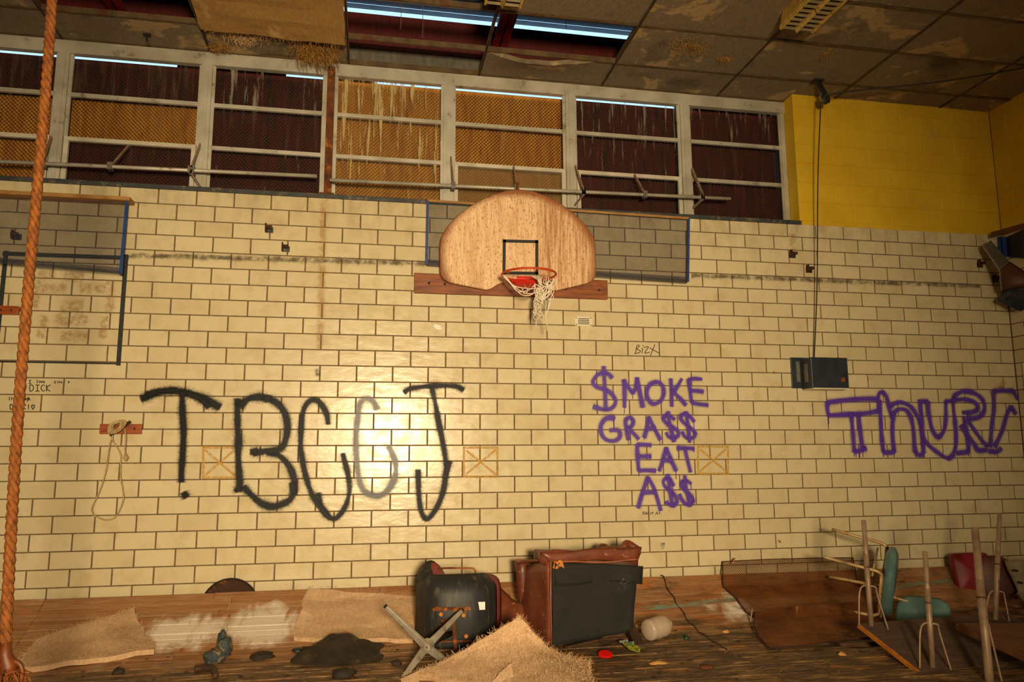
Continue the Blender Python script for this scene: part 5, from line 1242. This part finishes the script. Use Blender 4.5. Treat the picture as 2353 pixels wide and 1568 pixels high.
# rolled front skirt on top, slightly above the underside
fr0, fr1 = at(1240, 1283, -.92), at(1470, 1268, -.86)
obj('front_roll', MB().tube(catmull([fr0+Vector((.0, .02, .0)), fr0.lerp(fr1, .3), fr0.lerp(fr1, .7), fr1+Vector((0, .02, 0))], .05), [.045+.012*math.sin(i*.8) for i in range(len(catmull([fr0+Vector((.0, .02, .0)), fr0.lerp(fr1, .3), fr0.lerp(fr1, .7), fr1+Vector((0, .02, 0))], .05)))], 14), 'oxblood', t, smooth=True)
sk0, sk1 = at(1262, 1294, -.96), at(1466, 1288, -.9)
obj('front_skirt', MB().grid(lambda u, v: sk0.lerp(sk1, u).lerp((fr0.lerp(fr1, u))+Vector((0, -.045, .045)), v)+Vector((0, -.012*math.sin(math.pi*v), -.008*math.sin(u*9))), 16, 6, .01), 'oxblood', t, smooth=True)
obj('piping', MB().tube([sk0.lerp(sk1, u)+Vector((0, -.006, .006*math.sin(u*8))) for u in np.linspace(0, 1, 20)], .0055, 6).tube([bl0+Vector((-.004, -.01, 0)), bl0.lerp(tl0, .5)+Vector((-.008, -.014, 0)), tl0+Vector((-.004, -.01, 0))], .0055, 6), 'piping', t, smooth=True)
# left outer side, arm roll, wing of the back
s0, s1 = at(1268, 1484, -.93), at(1264, 1292, -.96); s2, s3 = at(1196, 1440, -.52), at(1212, 1300, -.50)
obj('side_panel', MB().grid(lambda u, v: s0.lerp(s2, u).lerp(s1.lerp(s3, u), v)+Vector((-.02*math.sin(math.pi*u), 0, .0)), 10, 8, .02), 'oxblood', t, smooth=True)
r0, r1 = at(1203, 1392, -.50), at(1199, 1290, -.50)
obj('arm_roll', MB().tube([r0, r0.lerp(r1, .25), r0.lerp(r1, .75), r1, r1+Vector((.0, 0, .008))], [.03, .048, .052, .052, .03], 16), 'oxblood', t, smooth=True)
obj('arm_front', MB().grid(lambda u, v: (r1+Vector((-.045, -.03, -.005))).lerp(tl0+Vector((-.01, .05, .0)), u)+Vector((0, .10*v, .02*math.sin(math.pi*u)-.02*v)), 10, 4, .02), 'oxblood', t, smooth=True)
obj('arm_piping', MB().tube([r1+Vector((.052*math.cos(a), .052*math.sin(a), .004)) for a in np.linspace(0, 2*math.pi, 20, endpoint=False)], .005, 6, closed=True), 'piping', t)
ra0 = off(tr0, .42)+Vector((.06, .0, -.02))
obj('arm_roll', MB().tube([at(1452, 1300, -.5), at(1452, 1262, -.52), at(1450, 1252, -.54)], [.05, .052, .03], 16), 'oxblood', t, smooth=True)
obj('arm_roll', MB().tube([at(1386, 1290, -.45), at(1386, 1256, -.45), at(1386, 1250, -.45)], [.05, .05, .025], 16), 'oxblood', t, smooth=True)
obj('arm_front', MB().tube(catmull([at(1432, 1262, -.84), at(1440, 1250, -.80), at(1456, 1258, -.80), at(1470, 1268, -.82)], .02), [.03]*len(catmull([at(1432, 1262, -.84), at(1440, 1250, -.80), at(1456, 1258, -.80), at(1470, 1268, -.82)], .02)), 12), 'oxblood', t, smooth=True)
# backrest lying on the floor, wing sweeping out to the left
wt = [(1137, 1348), (1150, 1362), (1166, 1380), (1182, 1391), (1203, 1394)]
def wingb(u, v):
    k = u*(len(wt)-1); i = min(int(k), len(wt)-2); f = k-i; px = wt[i][0]*(1-f)+wt[i+1][0]*f; py = wt[i][1]*(1-f)+wt[i+1][1]*f
    p = at(px, py, -.50); g_ = Vector((p.x+.02, -.62, prof(-.62)+.01)); return p.lerp(g_, v)
obj('back_wing', MB().grid(wingb, 14, 6, .05), 'oxblood', t, smooth=True)
obj('wing_piping', MB().tube([Vector(wingb(u, 0))+Vector((0, -.005, .004)) for u in np.linspace(0, 1, 16)], .0065, 6), 'piping', t)
obj('backrest', MB().grid(lambda u, v: Vector((2.50+.62*u, -.48+.32*v, prof(-.48+.32*v)+.10+.05*math.sin(math.pi*u))), 10, 6, .09), 'oxblood', t, smooth=True)
q = at(1283, 1297, -.985)
obj('exposed_foam', MB().grid(lambda u, v: q+Vector(((u-.5)*.085*(1-.3*v), -.012+.008*mnoise.noise(Vector((u*5, v*5, 0))), (v-.5)*.05-.008*math.sin(u*7))), 8, 6, .006), 'foam', t)
obj('loose_thread', fibres(lambda r: at(1436+r.gauss(0, 3), 1328+r.gauss(0, 2), -.93), 14, .05, .0012, curl=1.1), 'net', t, kind='stuff')

# ------------------------------------------------------------------ rusty expanded-metal sheets by the right
def ctrl(rows):
    R2_ = [[Vector(p) for p in r] for r in rows]
    def S(u, v):
        k = v*(len(R2_)-1); i = min(int(k), len(R2_)-2); f = k-i
        def rowp(r): 
            kk = u*(len(r)-1); j = min(int(kk), len(r)-2); g = kk-j; return r[j].lerp(r[j+1], g)
        return rowp(R2_[i]).lerp(rowp(R2_[i+1]), f)
    return S
def lay(px, py, dz): return on(px, py, dz)
rowsA = [[at(1660, 1291, -.03), at(1760, 1286, -.035), at(1860, 1283, -.03), at(1960, 1282, -.03)],
         [lay(1661, 1348, .025), lay(1760, 1345, .03), lay(1865, 1341, .03), lay(1970, 1337, .025)],
         [lay(1674, 1360, .03), lay(1773, 1355, .045), lay(1877, 1350, .04), lay(1980, 1346, .03)],
         [lay(1692, 1375, .03), lay(1790, 1368, .05), lay(1890, 1362, .04), lay(1990, 1356, .03)],
         [lay(1715, 1408, .04), lay(1815, 1405, .07), lay(1910, 1398, .06), lay(2010, 1390, .03)],
         [lay(1742, 1425, .03), lay(1840, 1432, .05), lay(1935, 1425, .04), lay(2035, 1418, .02)]]
SA = ctrl(rowsA)
t = thing('metal_mesh_sheet', 'rusty expanded metal sheet leaning on the tiles and curling onto the floor', 'mesh', rowsA[2][0])
obj('mesh_sheet', diamonds(SA, 58, 112, .0040, .35), 'rustmesh', t, kind='stuff')
obj('sheet_edge', MB().tube([SA(0, v) for v in np.linspace(0, 1, 24)], .006, 5).tube([SA(1, v) for v in np.linspace(0, .2, 6)], .005, 5).tube([SA(u, 0) for u in np.linspace(0, 1, 20)], .0035, 5), 'darkrust', t)
obj('twisted_wire', MB().tube([at(1681, 1296, -.05), at(1684, 1292, -.06), at(1690, 1283, -.06)], .005, 5).tube([at(1725, 1430, -.7), at(1727, 1410, -.7), at(1729, 1400, -.69)], .004, 5), 'tube', t)
rowsB = [[lay(1735, 1408, .06), lay(1830, 1394, .14), lay(1930, 1386, .13), lay(2040, 1382, .08)],
         [lay(1732, 1438, .05), lay(1830, 1420, .09), lay(1930, 1412, .08), lay(2050, 1408, .05)],
         [lay(1745, 1465, .03), lay(1845, 1452, .06), lay(1950, 1445, .05), lay(2070, 1438, .04)],
         [lay(1770, 1491, .02), lay(1860, 1482, .03), lay(1960, 1468, .04), lay(2085, 1462, .03)]]
SB = ctrl(rowsB)
t = thing('metal_mesh_sheet', 'second rusty mesh sheet lying buckled on the floor before the leaning one', 'mesh', rowsB[2][0])
obj('mesh_sheet', diamonds(SB, 60, 70, .0052, .45), 'rustmesh', t, kind='stuff')
obj('sheet_edge', MB().tube([SB(0, v) for v in np.linspace(0, 1, 16)], .006, 5).tube([SB(u, 1) for u in np.linspace(0, 1, 20)], .006, 5), 'darkrust', t)
a, b = on(1920, 1478, .02), on(2080, 1470, .02)
obj('dark_board', MB().bar(a, b, .12, .02), 'darkwood', org=a, label='dark board lying under the mesh edge before the table', cat='board')

# ------------------------------------------------------------------ overturned tables at the right
def over_table(label, C1, e1, e2, L, Wd, edge, under, leg_r, legs, leg_len, thick=.032, brace=True):
    e1 = Vector(e1).normalized(); e2 = Vector(e2).normalized(); n = e1.cross(e2)
    if n.z < 0: n = -n
    n.normalize(); e2 = n.cross(e1).normalized() if n.cross(e1).dot(e2) > 0 else -n.cross(e1).normalized()
    C1 = Vector(C1)
    t = thing('school_table', label, 'table', C1+e1*L/2+e2*Wd/2)
    P = lambda a, b, h: C1+e1*a+e2*b+n*h
    mb = MB(); vs = [P(0, 0, -thick), P(L, 0, -thick), P(L, Wd, -thick), P(0, Wd, -thick), P(0, 0, 0), P(L, 0, 0), P(L, Wd, 0), P(0, Wd, 0)]
    mb.add(vs, [(0, 3, 2, 1), (0, 1, 5, 4), (1, 2, 6, 5), (2, 3, 7, 6), (3, 0, 4, 7), (4, 5, 6, 7)])
    tb = obj('tabletop', mb, edge, t, bevel=.004)
    obj('underside', MB().add([P(.012, .012, .001), P(L-.012, .012, .001), P(L-.012, Wd-.012, .001), P(.012, Wd-.012, .001), P(.012, .012, .006), P(L-.012, .012, .006), P(L-.012, Wd-.012, .006), P(.012, Wd-.012, .006)], [(0, 3, 2, 1), (4, 5, 6, 7), (0, 1, 5, 4), (1, 2, 6, 5), (2, 3, 7, 6), (3, 0, 4, 7)]), under, t)
    for lg_ in legs:
        if len(lg_) == 2: p, q = lg_; a = b = 0
        else: a, b, lean = lg_; p = P(a, b, .005); q = p+(Vector((0, 0, 1))+Vector(lean)).normalized()*leg_len
        m1 = p.lerp(q, .68)
        lg = obj('leg', MB().tube([p, m1], leg_r, 12), 'greytube', t, smooth=True)
        obj('leg_foot', MB().tube([m1-(q-p)*.01, m1, q], [leg_r*1.12, leg_r*.92, leg_r*.86], 12), 'greytube', lg, smooth=True); obj('collar', MB().tube([p.lerp(q, .55), p.lerp(q, .56)], leg_r*1.12, 12), 'darkrust', lg)
        if brace:
            h = .27; bt = p+(q-p).normalized()*h
            sd = e1*.10 if a < L/2 else -e1*.10
            s2_ = e2*.08 if b < Wd/2 else -e2*.08
            for k_, d_ in enumerate((Vector(_r)*.105+Vector((0, -.03, 0)), Vector(_r)*-.105+Vector((0, -.03, 0)))):
                d2 = d_-n*d_.dot(n)
                obj('brace', MB().tube(catmull([bt, bt+d2*.40+n*.008, bt+d2*.62+n*-.05, p+d2+n*.0], .02), .0065, 6), 'greytube', t, smooth=True)
    return t
C1 = at(1970, 1433, -1.50); C2 = at(2168, 1536, -1.98); C4 = at(2240, 1413, -1.36)
over_table('upturned school table with orange-varnished edge, legs in the air', C1, C4-C1, C2-C1, 1.42, (C2-C1).length, 'tableedge', 'tabletop', .0185,
           [(.075, .05, (.0, 0, 0)), (.13, (C2-C1).length-.05, (.02, 0, 0)), (at(2286, 1446, -1.42), at(2297, 1180, -1.42)), (1.36, (C2-C1).length-.06, (0, 0, 0))], .73)
D1 = at(2196, 1448, -1.72)
D1.z = max(D1.z, .215)
over_table('second upturned table with brown underside at the lower right edge', D1, (.99, -.12, -.02), (-.10, -.98, -.07), .86, 1.0, 'brownboard', 'brownboard', .026,
           [(at(2276, 1590, -2.28), at(2240, 1213, -2.10)), (.78, .5, (0, 0, 0))], .80, thick=.045, brace=False)
a, b = at(2256, 1372, -2.05), at(2304, 1575, -2.3)
obj('metal_rod', MB().tube([a, b], .006, 6), 'greytube', org=b, label='thin loose rod beside the thick table leg at lower right', cat='rod')

# ------------------------------------------------------------------ school chairs
def pad(w, d, th, n=3.2, curve=0.0):
    def f(a, k, h):
        c, s_ = math.cos(a), math.sin(a); x = w/2*math.copysign(abs(c)**(2/n), c)*k; y = d/2*math.copysign(abs(s_)**(2/n), s_)*k
        return Vector((x, y, h+curve*(x/(w/2))**2))
    mb = MB(); m_ = 32; rings = [(.0, -th/2), (.85, -th/2), (1, -th*.2), (1, th*.2), (.85, th/2), (.0, th/2)]
    vs = [f(2*math.pi*i/m_, k, h) for k, h in rings for i in range(m_)]; fs = []
    for r in range(len(rings)-1):
        for i in range(m_): fs.append((r*m_+i, r*m_+(i+1) % m_, (r+1)*m_+(i+1) % m_, (r+1)*m_+i))
    return mb.add(vs, fs)
def school_chair(label, mat4, seat_m, back_m, w=.46, d=.50, tube_m='tube', legs=True, back=True, ht=.45, sq=2.6):
    t = thing('school_chair', label, 'chair', mat4.translation)
    def put(name, mb, m_, par=t, smooth=True): return obj(name, mb.xf(mat4), m_, par, smooth=smooth)
    s_ = pad(w, d, .085, sq, .015).xf(Matrix.Translation((0, 0, ht))); put('seat', s_, seat_m)
    put('seat_pan', MB().box((-w*.4, -d*.38, ht-.045), (w*.4, d*.38, ht-.026)), 'darkrust', smooth=False)
    if back:
        b_ = pad(w*1.0, .40, .03, 4, -.05).xf(Matrix.Translation((0, -d*.5-.03, ht+.27)) @ Matrix.Rotation(math.radians(80), 4, 'X')); put('backrest', b_, back_m)
        for sx in (-1, 1): put('back_upright', MB().tube([(sx*w*.36, -d*.30, ht-.035), (sx*w*.36, -d*.5, ht-.02), (sx*w*.36, -d*.5-.02, ht+.2), (sx*w*.36, -d*.5-.035, ht+.38)], .010, 8), tube_m)
    if legs:
        for sx in (-1, 1):
            for sy in (-1, 1):
                pts = catmull([(sx*w*.44, sy*d*.46, 0), (sx*w*.43, sy*d*.43, ht*.4), (sx*w*.42, sy*d*.40, ht-.075), (sx*w*.41, sy*d*.36, ht-.045), (sx*w*.40, sy*d*.2, ht-.04), (sx*w*.40, 0, ht-.04)], .02)
                put('leg', MB().tube(pts, .0125, 10), tube_m)
            put('side_rail', MB().tube([(sx*w*.41, -d*.36, ht-.045), (sx*w*.41, d*.36, ht-.045)], .0105, 8), tube_m)
        put('stretcher', MB().tube([(-w*.42, d*.3, ht-.11), (w*.42, d*.3, ht-.11)], .008, 8), tube_m)
    return t
U_ = Vector((.77, -.638, -.17)).normalized(); Lx = Vector((.57, .69, .445)).normalized(); Lx = (Lx-U_*Lx.dot(U_)).normalized(); Fw = U_.cross(Lx).normalized()
def frame(o, x, y, z): return Matrix(((x.x, y.x, z.x, o[0]), (x.y, y.y, z.y, o[1]), (x.z, y.z, z.z, o[2]), (0, 0, 0, 1)))
school_chair('teal vinyl school chair fallen on its back, cream legs pointing left', frame((5.03, -.53, .43), Lx, Fw, U_), 'teal', 'teal', w=.49, d=.53, ht=.475)
# red chair tipped, seat facing out
zr = Vector((-.30, -.93, .20)).normalized(); xr = Vector((.95, -.30, .05)); xr = (xr-zr*xr.dot(zr)).normalized(); yr = zr.cross(xr)
school_chair('red vinyl school chair tipped over against the tiles, seat facing out', frame(at(2222, 1318, -.30)-zr*.45+Vector((.06, .0, .0)), xr, yr, zr), 'redseat', 'brownseat', w=.34, d=.36, legs=False, back=False, ht=.43, sq=7)
c = at(2292, 1335, -.42)
zr = Vector((-.35, -.9, .1)).normalized(); xr = (Vector((.93, -.36, .1))-zr*Vector((.93, -.36, .1)).dot(zr)).normalized(); yr = zr.cross(xr)
school_chair('brown seat shell leaning behind the red chair at the right edge', frame(c-zr*.45, xr, yr, zr), 'brownseat', 'brownseat', w=.30, d=.44, legs=False, back=False)
# grey-beige moulded chair at the right edge
t = thing('moulded_chair', 'grey-beige moulded plastic chair standing low at right picture edge', 'chair', (6.75, -.75, 0))
gc = at(2352, 1290, -.62)
def mshell(u, v):
    x = gc.x-.10+.46*u-.05*math.sin(math.pi*min(1, v*1.4))*(1-u)*0
    if v < .62: 
        k = v/.62; y = -.60-.05*k; z = gc.z-(gc.z-.16)*k; x -= .03*math.cos(k*3)*(1 if u < .5 else -1)*abs(2*u-1)
    else:
        k = (v-.62)/.38; y = -.65-.34*k; z = .16-.05*math.sin(k*1.6)-.04*k; x -= .10*k*(1 if u < .5 else -1)*abs(2*u-1)
    return (x, y-.05*(2*u-1)**2*(-1), z)
obj('shell', MB().grid(mshell, 12, 22, .012), 'greyseat', t, smooth=True)
for (px, py) in ((2336, 1312), (2338, 1370), (2347, 1340)): q = at(px, py, -.66); obj('rivet', MB().tube([q+Vector((0, -.01, 0)), q+Vector((0, .03, 0))], .010, 8), 'darkrust', t)
for sx in (0, 1):
    for sy in (0, 1): obj('leg', MB().tube([(gc.x-.05+.36*sx, -.68-.25*sy, .13), (gc.x-.07+.40*sx, -.66-.29*sy, prof(-.66-.29*sy))], .012, 8), 'greytube', t)
lump('brown_cushion', 'small brown cushion lying on the table at right edge', 'cushion', 2342, 1425, .10, .07, .045, 'brownseat', 4, dz=.10)
